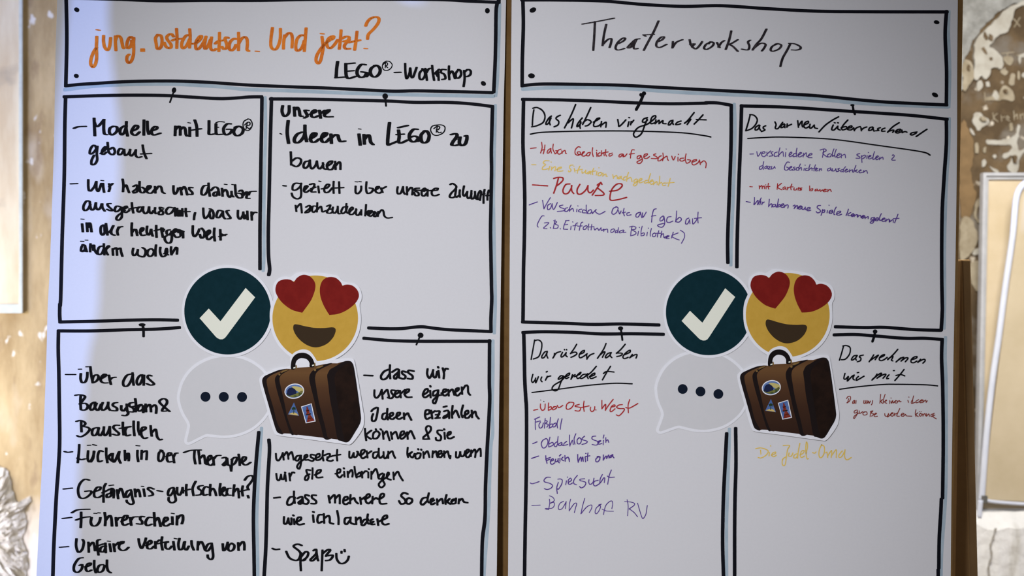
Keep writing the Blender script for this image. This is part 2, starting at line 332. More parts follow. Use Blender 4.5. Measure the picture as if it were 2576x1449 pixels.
ink(0,'note_line','black note word gebaut','black',6.8,3.4,[(C_,
"430 540 405 495 375 500 345 550 340 600 370 600 410 560 435 510;438 505 430 600 435 680 405 735 365 742 362 690 395 620;480 600 535 555 560 520 540 510 505 550 495 600 520 610 555 580;570 455 580 560 600 600 640 615 665 575 640 520 600 545;770 545 730 535 705 580 715 615 750 605 785 550;785 545 790 600 800 625 840 600 865 550;862 545 860 610 880 630 920 590 938 550;938 550 935 620 965 650 1010 640;1025 490 1040 580 1075 665;1005 605 1135 598")])
ink(0,'note_line','black note line Wir haben uns darüber','black',7,3.2,[(D,
"95 116 175 112;320 62 320 150 330 205 350 210 400 150 420 95;425 85 425 170 445 215 465 180 490 110;510 110 515 170 525 225;590 115 600 165 585 215;590 155 635 112;765 55 775 130 770 218;775 165 810 130 830 180 850 230;905 150 945 130 950 175 900 215 910 235 955 215 975 150;985 85 985 170 1000 225 1040 230 1055 190 1020 160;1070 210 1120 170 1130 145 1100 140 1075 190 1090 230 1140 235 1180 190;1185 150 1190 235;1195 195 1235 145 1265 160 1280 220 1310 240"),(X_,"100 105 100 180 120 235 158 192 170 140;170 142 190 160;205 130 225 245;225 165 260 118 285 150 310 245;390 135 342 130 337 155 385 205 385 238 330 235;600 100 560 110 530 170 530 235 570 246 610 200 632 130;635 65 640 160 655 265;670 180 720 128 765 132 787 180 748 262 710 250 722 210 780 195;790 190 800 250;840 145 850 265;850 205 890 162 920 200 930 250 960 282 990 240;985 190 990 250 1015 275;1040 90 1045 170 1055 250 1100 292 1150 280 1142 230 1075 218;1100 190 1140 172 1172 230;1170 250 1215 198 1232 220 1212 290 1258 298;1250 245 1270 197 1355 190")])
more(0,'black note line Wir haben uns darüber','black',5,2.4,[(D,"2088 121 2114 125;2185 124 2208 128;488 72 515 75")])
ink(0,'note_line','black note line ausgetauscht, was wir','black',6.8,3.2,[(V_,
"130 268 95 262 60 310 50 360 70 390 110 370 142 310;135 275 140 330 160 382 195 362 212 290;215 285 215 340 240 380 275 350 290 300;298 300 300 350 330 395;405 297 365 302 375 330 410 362 435 388 400 390 360 372;530 338 485 330 462 370 475 405 515 388 550 345;555 345 555 420 550 480 510 515 482 500 497 460 560 412 595 385;572 372 625 347 615 330 585 345 577 390 605 415 652 388;685 285 690 350 705 420;650 370 740 350 780 352;815 342 772 345 757 388 780 410 812 380 825 345;835 338 832 390 860 430 898 400 910 340;912 340 915 400 940 430 968 390;990 350 985 400 1000 430;1095 358 1052 346 1057 375 1095 410 1085 440 1042 440 1037 412 1088 377;1215 352 1167 347 1132 390 1150 435 1200 420 1240 365;1245 350 1250 400 1255 460;1278 360 1278 420 1292 460;1312 385 1315 460;1345 365 1347 420 1345 460;1390 360 1390 410 1400 465;1340 405 1440 402"),(D,"1705 490 1695 530 1690 580;1810 430 1815 520 1835 565 1880 520 1900 465;1895 440 1925 455 1945 510 1935 565 1905 560 1895 510;2060 470 2010 460 1985 510 1985 550 2020 550 2065 480;2065 470 2070 540 2095 570;2140 460 2110 470 2130 510 2165 560 2130 570;2260 460 2260 540 2285 575 2320 530 2330 480;2330 500 2345 570 2365 520;2380 470 2385 580;2435 480 2440 585;2435 530 2470 485 2500 488")])
ink(0,'note_line','black note line in der heutigen Welt','black',7.2,3.2,[(U,
"60 95 65 145 70 198;120 82 125 135 130 195;122 90 160 82 172 110 178 160 184 198;142 95 150 140;340 108 310 130 302 180 312 232 338 238 362 190 372 130;372 90 380 160 392 240;352 120 357 200;405 210 440 175 470 118;465 125 442 180 445 225 485 243;540 135 520 190 530 240;528 165 550 138 585 130;712 82 708 160 712 252;715 205 745 165 765 168 775 210 782 246;815 205 858 178 860 148 835 152 820 200 840 245 885 240;912 125 905 190 920 238 945 228 962 165;965 165 970 215 985 255;1030 115 1030 190 1035 270;1010 185 1070 168;1095 155 1105 210 1118 270;1130 165 1118 195;1205 172 1168 185 1170 228 1200 240 1235 195;1228 190 1235 270 1220 335 1180 346 1147 312 1142 268 1165 250;1250 215 1300 185 1285 158 1250 195 1262 240 1295 272 1335 262;1318 170 1322 210;1345 180 1350 250;1380 195 1382 278;1330 172 1385 195"),(D,"1675 660 1675 760 1700 800 1740 750 1760 700;1790 690 1825 740 1820 800 1785 820 1765 770;1850 790 1895 750 1890 715 1860 740 1855 810 1880 840 1930 800;1955 690 1950 770 1960 855;2030 710 2035 845;2020 800 2110 770;2032 760 2090 785")])
more(0,'black note line in der heutigen Welt','black',5,2.4,[(D,"230 572 260 575;225 860 258 862;285 845 310 846;1265 685 1290 690")])
ink(0,'note_line','black note line ändern wollen','black',6.8,3.2,[(U,
"75 365 52 400 46 450 65 458 92 435;65 368 95 375 105 410 122 458;96 400 100 455;170 355 165 410 165 460;175 385 215 372 220 420 235 460 260 490;198 375 206 440;320 385 282 400 262 460 277 495 318 482 345 420;345 355 345 420 352 500;365 430 415 392 408 380 385 400 372 450 398 500;460 420 465 505;465 432 505 407 515 450 518 505;522 432 560 412 570 460 588 518;730 415 720 470 735 510 770 490 790 440;790 430 785 490 810 515 840 520;850 405 885 430 890 480 865 526 825 520;960 420 925 440 915 490 945 522 985 500 1000 450 970 420;1028 370 1020 440 1022 515;1085 400 1080 460 1105 522 1150 510 1175 460;1135 485 1172 455 1165 415 1150 470 1185 500;1225 395 1222 450 1230 500;1232 490 1290 400 1305 410 1300 490")])
ink(0,'note_line','black note line starting Ideen in','black',9.4,3.8,[(B,
"420 1135 410 1250 424 1362;560 1250 512 1270 482 1320 492 1355 532 1350 575 1300 590 1250;588 1180 590 1270 606 1345;640 1320 690 1290 700 1262 672 1260 647 1300 652 1345 690 1350 730 1320;735 1320 790 1290 810 1262 782 1258 757 1300 762 1345 800 1350 840 1310;850 1270 855 1362;852 1310 890 1278 918 1280 930 1320 948 1345 990 1340;1132 1270 1145 1380;1182 1275 1187 1370;1190 1320 1220 1278 1238 1290 1250 1350 1275 1375;1440 1155 1427 1260 1422 1372 1450 1370 1520 1342;1530 1230 1537 1290 1532 1350 1560 1358 1620 1330;1530 1205 1620 1183;1515 1275 1580 1270;1720 1222 1680 1222 1642 1270 1642 1320 1670 1348 1708 1340 1728 1312;1645 1302 1695 1290 1735 1312 1725 1342;1790 1242 1757 1280 1762 1343 1790 1358 1824 1340 1838 1280 1812 1237 1788 1240"),(B,"2060 1275 2108 1265 2118 1290 2090 1330 2065 1375 2100 1385 2130 1377;2150 1300 2142 1360 2165 1385 2200 1370 2218 1320 2216 1285 2200 1290")])
more(0,'black note line starting Ideen in','black',3,2.4,[(B,"1920 1180 1870 1190 1853 1230 1880 1275 1930 1281 1985 1250 1997 1200 1960 1177 1895 1180;1920 1195 1910 1250;1885 1215 1920 1190 1945 1200 1930 1225 1910 1226 1935 1255 1960 1250;338 1264 356 1271;1128 1217 1152 1220;2068 1335 2122 1320")])
ink(0,'note_line','black note word Unsere','black',8.6,3.6,[(B,
"365 985 358 1040 377 1088 405 1083 428 1050 430 985;480 1000 486 1088;482 1035 510 1000 530 1030 540 1085 562 1090;622 1032 587 1030 602 1060 612 1090 582 1107;640 1070 700 1045 690 1025 662 1045 652 1085 680 1103 722 1085;735 1030 746 1108;742 1065 790 1030;790 1070 830 1040 835 1025 802 1035 782 1075 802 1095 865 1095")])
ink(0,'note_line','black note word bauen','black',6.6,3.6,[(E_,
"235 375 238 450 240 525;245 520 300 545 345 510 350 460 300 445 250 480;440 480 400 490 380 535 400 565 440 530 455 470;455 470 460 540 480 570 520 530 535 480;535 480 545 545 570 570 610 520;605 500 610 560 640 575;650 540 700 510 710 480 675 490 650 530 665 575 710 575 740 520;745 485 750 575;755 530 790 490 805 510 805 575")])
ink(0,'note_line','black note line gezielt über unsere Zukunft','black',5.9,3.6,[(E_,
"150 763 178 767;345 740 290 735 260 760 258 810 300 810 345 770 355 735;350 770 355 850 345 900 305 915 260 890 245 850;385 825 430 770 400 770 385 820 410 840 450 815;455 750 500 740 505 765 470 830 520 835;465 800 520 780;550 770 560 845;590 800 650 790 680 755 650 750 620 800 630 840 670 835 710 790;728 715 725 780 728 850;790 720 795 850;745 790 840 785;980 770 980 840 1005 855 1040 820 1045 770;1105 720 1100 800 1115 850 1160 840 1180 800 1140 790;1180 820 1230 800 1250 775 1220 780 1210 830 1250 850 1285 830;1270 790 1290 840;1280 800 1330 775"),(Z1,"700 65 690 130 705 175 750 160 785 62;785 62 790 140 815 180;845 65 850 190;855 135 910 72 935 100 930 190;1040 85 980 90 970 120 1030 160 1030 200 980 200 960 150;1000 115 1140 125;1118 135 1150 100 1130 85 1087 120 1082 190 1120 210 1165 160;1175 105 1175 210;1170 125 1240 122 1330 115 1340 90 1290 90 1242 140 1252 195 1300 205 1355 185"),(Y1,"480 130 530 105 600 150 620 190 580 250 500 330 465 410 530 432 600 400;612 240 600 320 592 380 620 420 688 370;700 255 690 330 702 415;795 165 772 280 772 370 800 398 870 300;870 290 862 380 890 450 938 420 965 340;965 270 960 380 972 460 1020 440 1045 370;1045 290 1050 380 1062 450 1110 470;1110 470 1110 370 1165 270 1190 300 1172 400 1160 490;1200 362 1265 345;1265 245 1242 380 1240 555;1360 260 1332 370 1330 485;1300 385 1380 380")])
more(0,'black note line gezielt über unsere Zukunft','black',4.5,2.4,[(E_,"560 710 578 716;978 718 1002 720;1022 716 1042 719")])
ink(0,'note_line','black note word nachzudenken','black',5.6,3.2,[(E_,
"290 990 300 1060;300 1020 345 970 355 1000 362 1075;410 1010 450 990 455 1020 410 1060 400 1075 450 1060 465 1000;530 1000 490 1000 480 1050 500 1070 540 1030;540 960 535 1065;540 1040 580 1000 590 1030 600 1065 640 1050;650 1000 690 985 680 1020 650 1070 690 1080 720 1060;660 1040 710 1030;720 1010 715 1060 740 1080 770 1040 775 1000;775 1010 780 1080 800 1085;880 1010 840 1010 815 1060 830 1085 865 1060 885 1000;875 970 870 1040 890 1080 920 1060;910 1060 950 1030 940 1010 910 1040 910 1090 950 1090 990 1040;985 1030 985 1090 1010 1105 1040 1060;1045 1040 1045 1100;1100 980 1095 1050 1090 1110;1095 1080 1130 1050 1110 1080 1130 1110;1130 1100 1170 1060 1150 1050 1130 1090 1150 1115 1190 1090;1185 1100 1210 1070 1195 1060 1185 1100 1205 1120 1240 1070;1240 1060 1235 1115;1240 1090 1280 1040 1300 1060 1310 1110 1345 1135 1400 1128")])
F=(150,900,5.152); G=(145,1168,5.152); Hx=(680,900,4.6); I=(670,1134,4.6)
ink(0,'note_line','black note line Über das','black',7.2,3.2,[(F,
"85 217 200 217;275 205 272 270 290 320 330 315 355 260 360 190;398 115 410 220 430 325;430 325 480 300 505 250 485 220 440 240 425 300;500 285 570 255 605 225 580 212 545 245 535 300 570 325 620 325;640 225 650 285 665 345;650 290 680 260 725 252;930 210 870 230 825 310 835 365 880 365 925 300 950 220;945 195 950 280 960 355;1075 270 1070 220 1030 240 1000 300 1010 345 1040 345 1085 250;1095 225 1090 355;1190 235 1155 225 1140 255 1180 295 1225 340 1180 355 1130 335")])
ink(0,'note_line','black note line Bausystem &','black',7.4,3.2,[(F,
"205 487 245 480 300 485 330 505 310 540 262 600;275 485 270 560 275 665;262 600 330 590 365 620 350 665 305 680 275 670;450 575 410 600 395 650 410 680 445 660 480 590;460 575 460 650 500 680 540 600;560 580 540 640 555 680 600 660 630 600;630 575 630 640 655 680;745 580 700 590 690 620 740 650 740 685 685 685;800 620 800 670 830 690 870 640;870 600 875 680 890 720 860 750 815 745;950 580 910 590 905 625 960 660 960 700 915 700;980 530 990 610 985 700;925 640 1060 605;1060 610 1020 640 1015 680 1050 690 1100 640;1080 620 1085 710;1115 600 1120 700;1125 640 1165 605 1180 640 1185 700;1190 640 1235 610 1255 650 1250 720;1380 690 1330 690 1345 650 1390 590 1385 545 1340 530 1295 560 1305 590 1360 640 1425 695")])
ink(0,'note_line','black note line Baustellen','black',7.2,3.2,[(F,
"218 825 270 812 325 835 330 865 290 890;280 820 280 880 285 960;290 890 360 900 390 930 340 990 270 1025 228 1010;490 905 435 920 420 975 440 1010 480 990 510 910;505 905 500 980 530 1010 570 940;575 895 570 970 590 1010 630 960 650 890;650 890 655 1015;770 875 720 875 695 900 720 935 770 980 750 1005 690 990;820 835 820 900 830 1000;780 915 920 890;915 895 870 905 850 950 865 1010 915 1000;960 820 960 900 970 1010;1020 830 1020 930 1040 1000;1040 965 1115 920 1105 895 1065 915 1060 1000 1095 1045 1135 1035;1180 880 1185 950 1195 1015;1195 970 1240 925 1255 960 1265 1025 1300 1065 1325 1055")])
ink(0,'note_line','black note line Lücken in der Therapie','black',7,3.2,[(F,
"65 1215 105 1225 160 1218;255 1125 250 1220 235 1360;230 1300 280 1320 330 1310;370 1205 365 1310 390 1350 430 1290 450 1215;445 1210 435 1300 405 1350;560 1215 520 1205 495 1270 505 1345 550 1335;605 1170 605 1260 620 1360;620 1290 680 1240 650 1260 640 1300 680 1340;690 1240 685 1310 710 1350 770 1220;775 1215 765 1300 790 1365;845 1200 850 1330;850 1270 890 1235 900 1280 895 1335;865 1260 870 1310;1010 1200 1008 1270 1020 1345;1065 1200 1060 1315;1070 1230 1125 1205 1130 1260 1125 1320;1330 1200 1290 1230 1280 1310 1300 1345 1340 1310 1350 1240 1310 1195;1380 1280 1440 1260 1445 1235 1410 1235 1390 1300 1410 1350 1450 1345;1470 1260 1485 1360;1475 1290 1500 1240 1528 1235;1612 1228 1700 1200 1830 1195;1750 1200 1745 1290 1760 1375;1800 1200 1810 1290 1820 1375;1825 1300 1865 1260 1880 1300 1890 1370 1920 1385;1920 1340 1965 1300 1960 1265 1925 1290 1920 1370 1960 1395 1990 1370;1990 1290 2000 1390;2000 1310 2035 1270 2085 1265;2110 1300 2150 1290 2165 1330 2115 1385 2130 1400 2170 1370;2170 1300 2180 1390;2235 1320 2230 1400 2225 1448;2230 1320 2270 1290 2300 1300 2270 1370 2210 1400 2185 1385;2320 1250 2330 1320 2335 1395;2345 1365 2400 1330 2415 1290 2380 1285 2360 1340 2390 1385 2430 1385 2475 1355"),(G,"2240 20 2250 88")])
ink(0,'note_line','black note line Gefängnis - gut/schlecht?','black',7,3.2,[(G,
"80 320 185 308;410 205 350 195 290 250 265 340 290 430 360 435 430 380 430 345 360 350;470 355 545 330 555 295 510 300 475 360 480 420 530 430 580 400;625 250 600 300 595 400 595 490;580 370 680 320;700 360 690 410 640 430 640 390 690 370 700 310 730 340 725 435;770 330 785 445;785 380 815 310 840 350 860 430;950 330 900 350 880 410 900 430 950 370;955 345 970 440 985 500 950 520 900 490 895 465;1000 320 1010 420;1010 370 1040 325 1060 360 1070 420;1115 320 1130 415;1245 320 1190 300 1170 320 1220 360 1235 395 1185 410;1295 340 1355 352;1500 300 1450 320 1430 380 1450 410 1490 370 1510 310;1505 310 1520 400 1530 470 1480 500 1440 470 1440 430;1550 300 1550 370 1580 400 1610 350 1620 300;1620 300 1625 370;1670 260 1665 330 1670 405;1630 345 1715 322;1790 220 1750 310 1762 405;1880 275 1830 285 1825 315 1865 345 1855 390 1800 400;1960 300 1915 290 1885 340 1895 400 1940 390;1980 260 1975 340 1975 405;1980 350 2010 310 2040 350 2055 405;2110 250 2100 330 2105 405;2120 370 2165 330 2160 295 2135 320 2130 380 2165 410 2200 380;2240 310 2200 320 2195 390 2240 400;2290 265 2280 340 2275 410;2285 360 2330 310 2345 360 2350 435;2400 280 2390 340 2400 410;2370 350 2475 325;2425 205 2460 160 2515 145 2535 180 2500 240 2460 290 2475 330;2465 405 2475 435")])
ink(0,'note_line','black note line Führerschein','black',7.6,3.2,[(G,
"68 702 175 688;185 628 260 590 410 582;305 620 305 720 300 820;240 722 330 690 415 680;440 690 430 750 450 795 500 795 540 750 555 690;610 625 620 710 615 795;620 730 670 665 695 690 705 800;755 690 765 800;765 730 790 695 830 690;830 740 890 710 905 665 865 670 835 740 860 790 920 770;940 690 955 790;955 720 980 685 1040 680;1120 680 1080 675 1070 710 1095 740 1090 775 1030 770;1220 690 1175 690 1140 750 1160 795 1220 775;1250 625 1255 710 1260 800;1260 740 1300 690 1320 740 1335 805;1360 760 1425 720 1415 685 1385 700 1370 780 1410 800 1460 770;1485 680 1490 780;1550 670 1545 785;1550 710 1590 660 1620 660 1625 720 1610 770")])
ink(0,'note_line','black note line Unfaire Verteilung von','black',7.2,3.2,[(G,
"32 1075 135 1066;245 965 240 1060 270 1140 320 1100 340 1010 325 975;400 1010 405 1140;410 1060 455 1010 475 1050 485 1120;550 975 515 990 515 1060 530 1175;490 1065 600 1030;600 1060 560 1080 555 1130 600 1130 625 1060;620 1020 625 1145;675 1030 690 1130;725 1030 740 1130;735 1060 790 1010;790 1040 850 1020 855 1000 815 1010 795 1080 830 1115 880 1110 920 1075;1050 965 1060 1030 1090 1090 1130 1010 1145 955;1150 1055 1215 1020 1205 985 1165 1020 1165 1085 1210 1095 1250 1060;1265 1000 1270 1090;1270 1020 1320 980;1355 940 1345 1020 1360 1110;1290 1030 1430 1000;1430 1010 1400 1020 1400 1080 1440 1100 1480 1060;1500 1000 1515 1110;1580 960 1565 1040 1580 1105 1620 1090 1640 1010;1650 1000 1640 1080 1670 1110 1700 1060;1735 990 1740 1050 1765 1110;1820 1000 1815 1110;1820 1050 1860 1000 1890 1050 1910 1110;1990 1020 1945 1040 1915 1110 1950 1120 2000 1050;1995 1020 2010 1120 2015 1200 1990 1235 1950 1210 1945 1175;2140 1030 2150 1120 2185 1080 2205 1010;2265 1030 2225 1040 2210 1100 2240 1125 2280 1100 2290 1050 2255 1020;2340 1015 2345 1115;2350 1060 2400 1000 2420 1040 2420 1110")])
ink(0,'note_line','black note word Geld','black',7.2,3.2,[(G,
"325 1210 270 1225 215 1310 215 1380 260 1400 310 1360 320 1300 285 1310;355 1330 420 1310 430 1280 390 1290 365 1350 390 1390 440 1370;475 1245 475 1330 495 1405;590 1300 540 1310 515 1370 535 1400 585 1380 610 1310;640 1240 640 1320 655 1380 690 1405")])
ink(0,'note_line','black note line dass wir','black',6,4.4,[(Hx,
"1088 203 1182 207;1370 135 1315 160 1280 215 1295 250 1340 240 1385 180;1385 85 1382 160 1388 240;1410 165 1470 130 1485 160 1430 215 1450 245 1490 180;1490 140 1490 230;1570 165 1530 155 1525 180 1565 215 1545 245 1490 230;1660 155 1605 145 1595 170 1645 210 1640 245 1590 240;1820 130 1815 190 1840 235 1870 190 1885 140;1880 160 1890 220 1915 225 1930 160;1940 105 1945 115;1945 150 1955 230;1995 120 2010 180 2005 240;2010 160 2030 125 2055 130")])
ink(0,'note_line','black note line unsere eigenen','black',5.6,4.2,[(Hx,
"1205 375 1205 440 1230 465 1265 430 1290 370;1290 370 1300 475;1305 420 1350 370 1365 410 1375 460;1450 380 1405 375 1400 400 1425 440 1400 470 1360 460;1430 430 1480 405 1485 380 1455 385 1440 430 1465 460 1500 440;1500 380 1510 460;1515 410 1560 370;1550 420 1600 390 1605 365 1575 370 1555 420 1580 455 1635 455;1770 430 1820 395 1820 360 1790 370 1765 430 1790 460 1840 430;1850 325 1855 335;1850 380 1855 460;1935 375 1890 390 1885 440 1930 420 1940 380;1945 375 1935 450 1905 530 1880 500 1940 440 1990 430;1980 410 2030 390 2035 365 2005 370 1995 420 2020 440 2050 420;2060 370 2065 440;2065 400 2105 365 2120 400 2130 430;2130 400 2175 375 2180 350 2150 360 2140 410 2165 440 2210 400;2215 340 2220 420;2225 370 2260 320 2285 330 2290 400 2312 430")])
ink(0,'note_line','black note line Ideen erzählen','black',5.8,4.2,[(Hx,
"1170 620 1185 600 1230 575 1245 580 1235 660 1215 725 1180 730 1175 690 1190 650;1345 640 1305 650 1295 700 1330 710 1355 650;1355 590 1350 660 1360 715;1370 690 1420 660 1415 635 1385 650 1385 700 1420 710 1440 690;1445 690 1495 660 1500 635 1470 640 1460 690 1490 710 1530 690;1545 640 1550 710;1555 670 1590 640 1605 670 1632 720;1795 660 1840 640 1835 605 1800 610 1790 670 1810 710 1850 690;1860 610 1875 705;1870 640 1905 615;1920 620 1960 620 1930 690 1910 700 1960 695;1915 660 1955 655;2010 620 2055 610 2060 650 2010 680 2005 700 2050 680;2070 630 2070 700;2005 570 2040 560;2110 555 2100 640 2105 695;2105 660 2145 610 2165 640 2185 690;2230 550 2210 640 2225 690;2240 670 2290 640 2285 610 2255 630 2255 690 2290 695 2320 660;2330 610 2335 690;2340 650 2370 620 2385 670 2412 705")])
ink(0,'note_line','black note line können & sie','black',5.4,4.2,[(Hx,
"1095 820 1100 890 1110 955;1170 840 1110 895 1165 940;1230 850 1195 870 1190 930 1235 930 1265 880 1240 850;1220 825 1225 835;1275 825 1285 835;1300 850 1310 940;1310 890 1345 850 1360 890 1380 955;1395 860 1410 940;1410 890 1450 855 1465 890 1480 935;1500 910 1545 880 1545 850 1515 860 1500 910 1520 940 1560 910 1575 870;1585 860 1590 940;1590 890 1625 845 1645 880 1670 935;1840 940 1770 940 1770 920 1850 850 1855 800 1820 790 1800 820 1815 870 1835 940;1990 840 1940 840 1935 870 1975 910 1965 955 1920 950 1915 925;2010 825 2015 832;2015 865 2020 940;2045 900 2085 880 2085 855 2055 870 2050 920 2080 935 2125 915")])
ink(0,'note_line','black note line umgesetzt werden können, wenn','black',5.2,4.2,[(Hx,
"65 1110 70 1170 95 1190 130 1140 145 1100;145 1105 155 1180;160 1130 190 1090 205 1130 210 1170;210 1130 245 1090 260 1130 270 1180;345 1130 305 1140 290 1180 320 1190 350 1140;355 1130 355 1220 335 1285 310 1260 340 1210 400 1170;390 1170 430 1140 420 1120 395 1140 400 1180 440 1180;510 1125 470 1120 470 1150 505 1170 490 1195 450 1185;520 1165 570 1140 565 1110 530 1130 530 1180 570 1180 600 1150;610 1075 605 1140 615 1190;620 1130 680 1110 690 1130 655 1180 700 1195 725 1185;660 1150 710 1140;775 1065 770 1130 775 1190;720 1135 810 1120;915 1085 915 1150 940 1155 965 1100;965 1105 970 1150 1000 1140 1015 1090;1005 1085 1040 1130 1090 1090 1090 1065 1055 1075 1045 1130 1070 1165 1110 1140;1115 1080 1125 1155;1125 1110 1170 1080;1240 1090 1195 1100 1190 1150 1220 1160 1255 1100;1255 1050 1255 1120 1270 1160 1310 1130;1310 1090 1315 1155 1340 1160 1370 1100;1365 1085 1365 1160;1370 1110 1410 1080 1425 1120 1445 1160;1590 1040 1585 1110 1595 1150;1595 1120 1640 1090 1610 1120 1645 1155 1670 1110;1710 1105 1680 1120 1685 1165 1725 1160 1740 1110 1705 1100;1710 1055 1714 1062;1745 1060 1749 1068;1770 1090 1775 1160;1780 1120 1815 1080 1830 1110 1840 1150;1880 1080 1875 1150;1880 1110 1915 1080 1925 1120 1935 1150;1935 1130 1980 1100 1975 1075 1945 1090 1945 1140 1975 1150 2000 1110;2010 1080 2015 1150;2015 1110 2050 1080 2060 1110 2070 1150;2085 1135 2080 1165;2150 1090 2150 1150 2180 1150 2200 1090;2195 1090 2210 1140 2240 1130 2255 1080;2255 1120 2300 1080 2290 1060 2265 1080 2265 1140 2295 1150 2320 1110;2325 1070 2320 1140;2330 1100 2365 1060 2375 1100 2370 1150;2380 1100 2425 1050 2435 1090 2435 1140")])
ink(0,'note_line','black note line wir sie einbringen','black',5.2,4.2,[(I,
"115 265 125 330 150 340 170 280;170 275 180 330 200 330 215 270;215 250 220 255;220 280 228 350;265 260 275 345;275 300 300 250 325 255;510 225 465 220 470 255 490 300 470 340 445 330 460 290 500 270;535 200 535 260 530 325;560 280 620 250 630 220 590 230 575 280 590 310 650 305;800 265 850 250 855 215 825 220 820 280 850 310 880 280;895 200 900 206;900 240 905 300;940 240 945 305;945 270 985 220 1000 260 995 300;1020 185 1030 260 1045 310;1045 280 1085 250 1090 290 1055 300;1105 240 1110 310;1110 270 1145 235 1165 240;1185 210 1188 214;1180 250 1180 310;1215 240 1215 325;1220 270 1265 210 1285 250 1295 310;1345 260 1310 280 1300 320 1335 320 1360 270;1365 270 1350 340 1370 390 1330 425 1300 390 1340 340 1390 310;1385 310 1420 270 1410 250 1395 280 1400 320 1440 335;1470 250 1475 330;1480 290 1520 240 1545 290 1580 345")])
ink(0,'note_line','black note line dass mehrere so denken','black',5.8,4.4,[(I,
"90 545 158 538;320 530 270 540 240 600 260 630 310 600 330 540;320 470 320 540 330 605;360 550 410 530 415 560 370 600 395 615 420 560;420 545 425 610;495 520 455 510 450 540 490 580 470 615 420 605;575 515 530 515 530 545 575 580 570 610 520 610;720 520 735 600;735 560 785 510 795 550 795 600;800 550 845 510 850 560 850 610;890 580 940 560 935 530 900 545 890 600 920 620 955 600;975 510 970 560 970 610;975 570 1015 545 1030 580 1060 610;1085 540 1095 615;1095 565 1150 530;1140 560 1195 530 1190 500 1160 515 1150 580 1180 610 1220 580;1230 530 1225 610;1230 570 1270 545 1300 560 1355 530 1360 500 1330 500 1310 550 1320 610 1390 610;1635 500 1590 485 1560 520 1600 560 1610 600 1560 615 1535 580;1650 545 1625 560 1620 600 1650 615 1685 590 1685 560 1650 545;1860 540 1810 550 1785 600 1810 625 1860 580;1880 490 1865 570 1890 600 1940 570;1930 550 1900 570 1910 620 1950 605;1975 560 1980 625;1985 590 2030 555 2045 610;2085 510 2070 570 2075 615;2080 590 2120 555 2095 590 2130 615;2140 590 2180 560 2150 570 2145 610 2180 610;2195 550 2190 605;2230 560 2225 610;2230 580 2265 555 2285 590 2328 600")])
ink(0,'note_line','black note line wie ich / andere','black',6,4.4,[(I,
"205 765 205 840 235 840 255 780;255 780 265 840 290 850 290 780;310 745 316 750;320 790 325 850;340 825 395 800 400 770 365 775 350 830 380 855 435 845;540 705 550 710;540 745 548 825;640 740 605 745 590 800 605 835 645 820;665 730 670 835;670 780 720 750 735 790 735 830 775 845;820 695 835 780 835 850;960 775 915 780 905 830 930 850 970 800;975 770 975 830 1020 850;1035 770 1040 850;1045 800 1085 770 1095 830;1175 790 1130 800 1100 850 1130 860 1180 800;1175 735 1165 810 1190 845 1240 820;1230 790 1205 810 1215 850 1250 850;1285 790 1295 860;1295 820 1340 800 1395 775 1390 745 1350 770 1340 830 1370 855 1415 845")])
ink(0,'note_line','black note word Spaß with a smile','black',6.4,4,[(I,
"72 1130 105 1142 150 1138;410 1095 360 1080 315 1105 380 1160 395 1200 370 1260 320 1265 265 1235 230 1165;400 1180 395 1290 400 1385;400 1230 450 1170 485 1180 470 1230 420 1270 450 1260;545 1155 575 1140 575 1190 510 1260 540 1270 590 1220;580 1170 590 1240 600 1270;650 1150 645 1270 640 1385;650 1190 710 1145 740 1150 700 1200 690 1220;700 1215 770 1210 740 1260 690 1270;810 1190 815 1250 850 1300 900 1300 940 1265 955 1220;870 1165 870 1182;905 1145 908 1165")])
more(0,'black note line Über das','black',5,2.6,[(F,"248 148 280 147;345 117 372 116")])
more(0,'black note line Lücken in der Therapie','black',5,2.6,[(F,"365 1135 400 1133;432 1125 475 1135;995 1138 1035 1142")])
more(0,'black note line Gefängnis - gut/schlecht?','black',5,2.6,[(G,"670 275 722 268;1090 285 1112 287")])
more(0,'black note line Führerschein','black',5,2.6,[(G,"475 635 505 636;525 628 550 630;1478 634 1508 640")])
more(0,'black note line Unfaire Verteilung von','black',5,2.6,[(G,"650 995 680 998;1515 960 1545 966")])
J=(1440,30,4.293); K=(1320,255,5.152); Mx=(1320,420,5.3667); N=(1860,265,5.152)
ink(1,'heading','dark grey heading Theaterworkshop','charcoal',6.2,2.6,[(J,
"108 132 260 105 450 68;243 105 236 250 225 415;365 135 340 250 325 365;330 350 380 300 420 290 415 340 400 385;490 345 550 315 570 285 540 285 490 330 465 385 480 410 520 408 560 395;725 290 680 300 630 345 595 385 625 385 670 330 690 300;685 310 660 370 670 400 705 395;930 98 880 210 825 310 770 415;765 248 880 242;770 250 790 262;915 325 970 300 990 270 955 275 915 320 905 365 940 385 1018 350;1085 320 1080 385;1078 390 1120 330 1188 300;1265 300 1275 350;1270 350 1320 345 1290 375 1310 390;1275 352 1330 400 1390 340 1400 320;1510 325 1450 345 1420 390 1450 405 1510 370 1525 335 1490 322 1470 345;1560 330 1590 385;1575 380 1610 330 1640 310;1715 205 1690 310 1655 405;1785 300 1720 340 1690 350 1730 370 1785 425;1920 305 1895 325 1910 370 1895 410 1830 402;2095 185 2040 290 1985 350 1945 412;1950 400 2030 340 2085 350 2070 390 2045 422;2215 345 2160 370 2140 410 2165 425 2230 400 2255 360 2215 342 2190 350;2355 340 2320 410 2270 500 2245 590;2340 340 2400 345 2460 375 2460 400 2420 412 2370 410")])
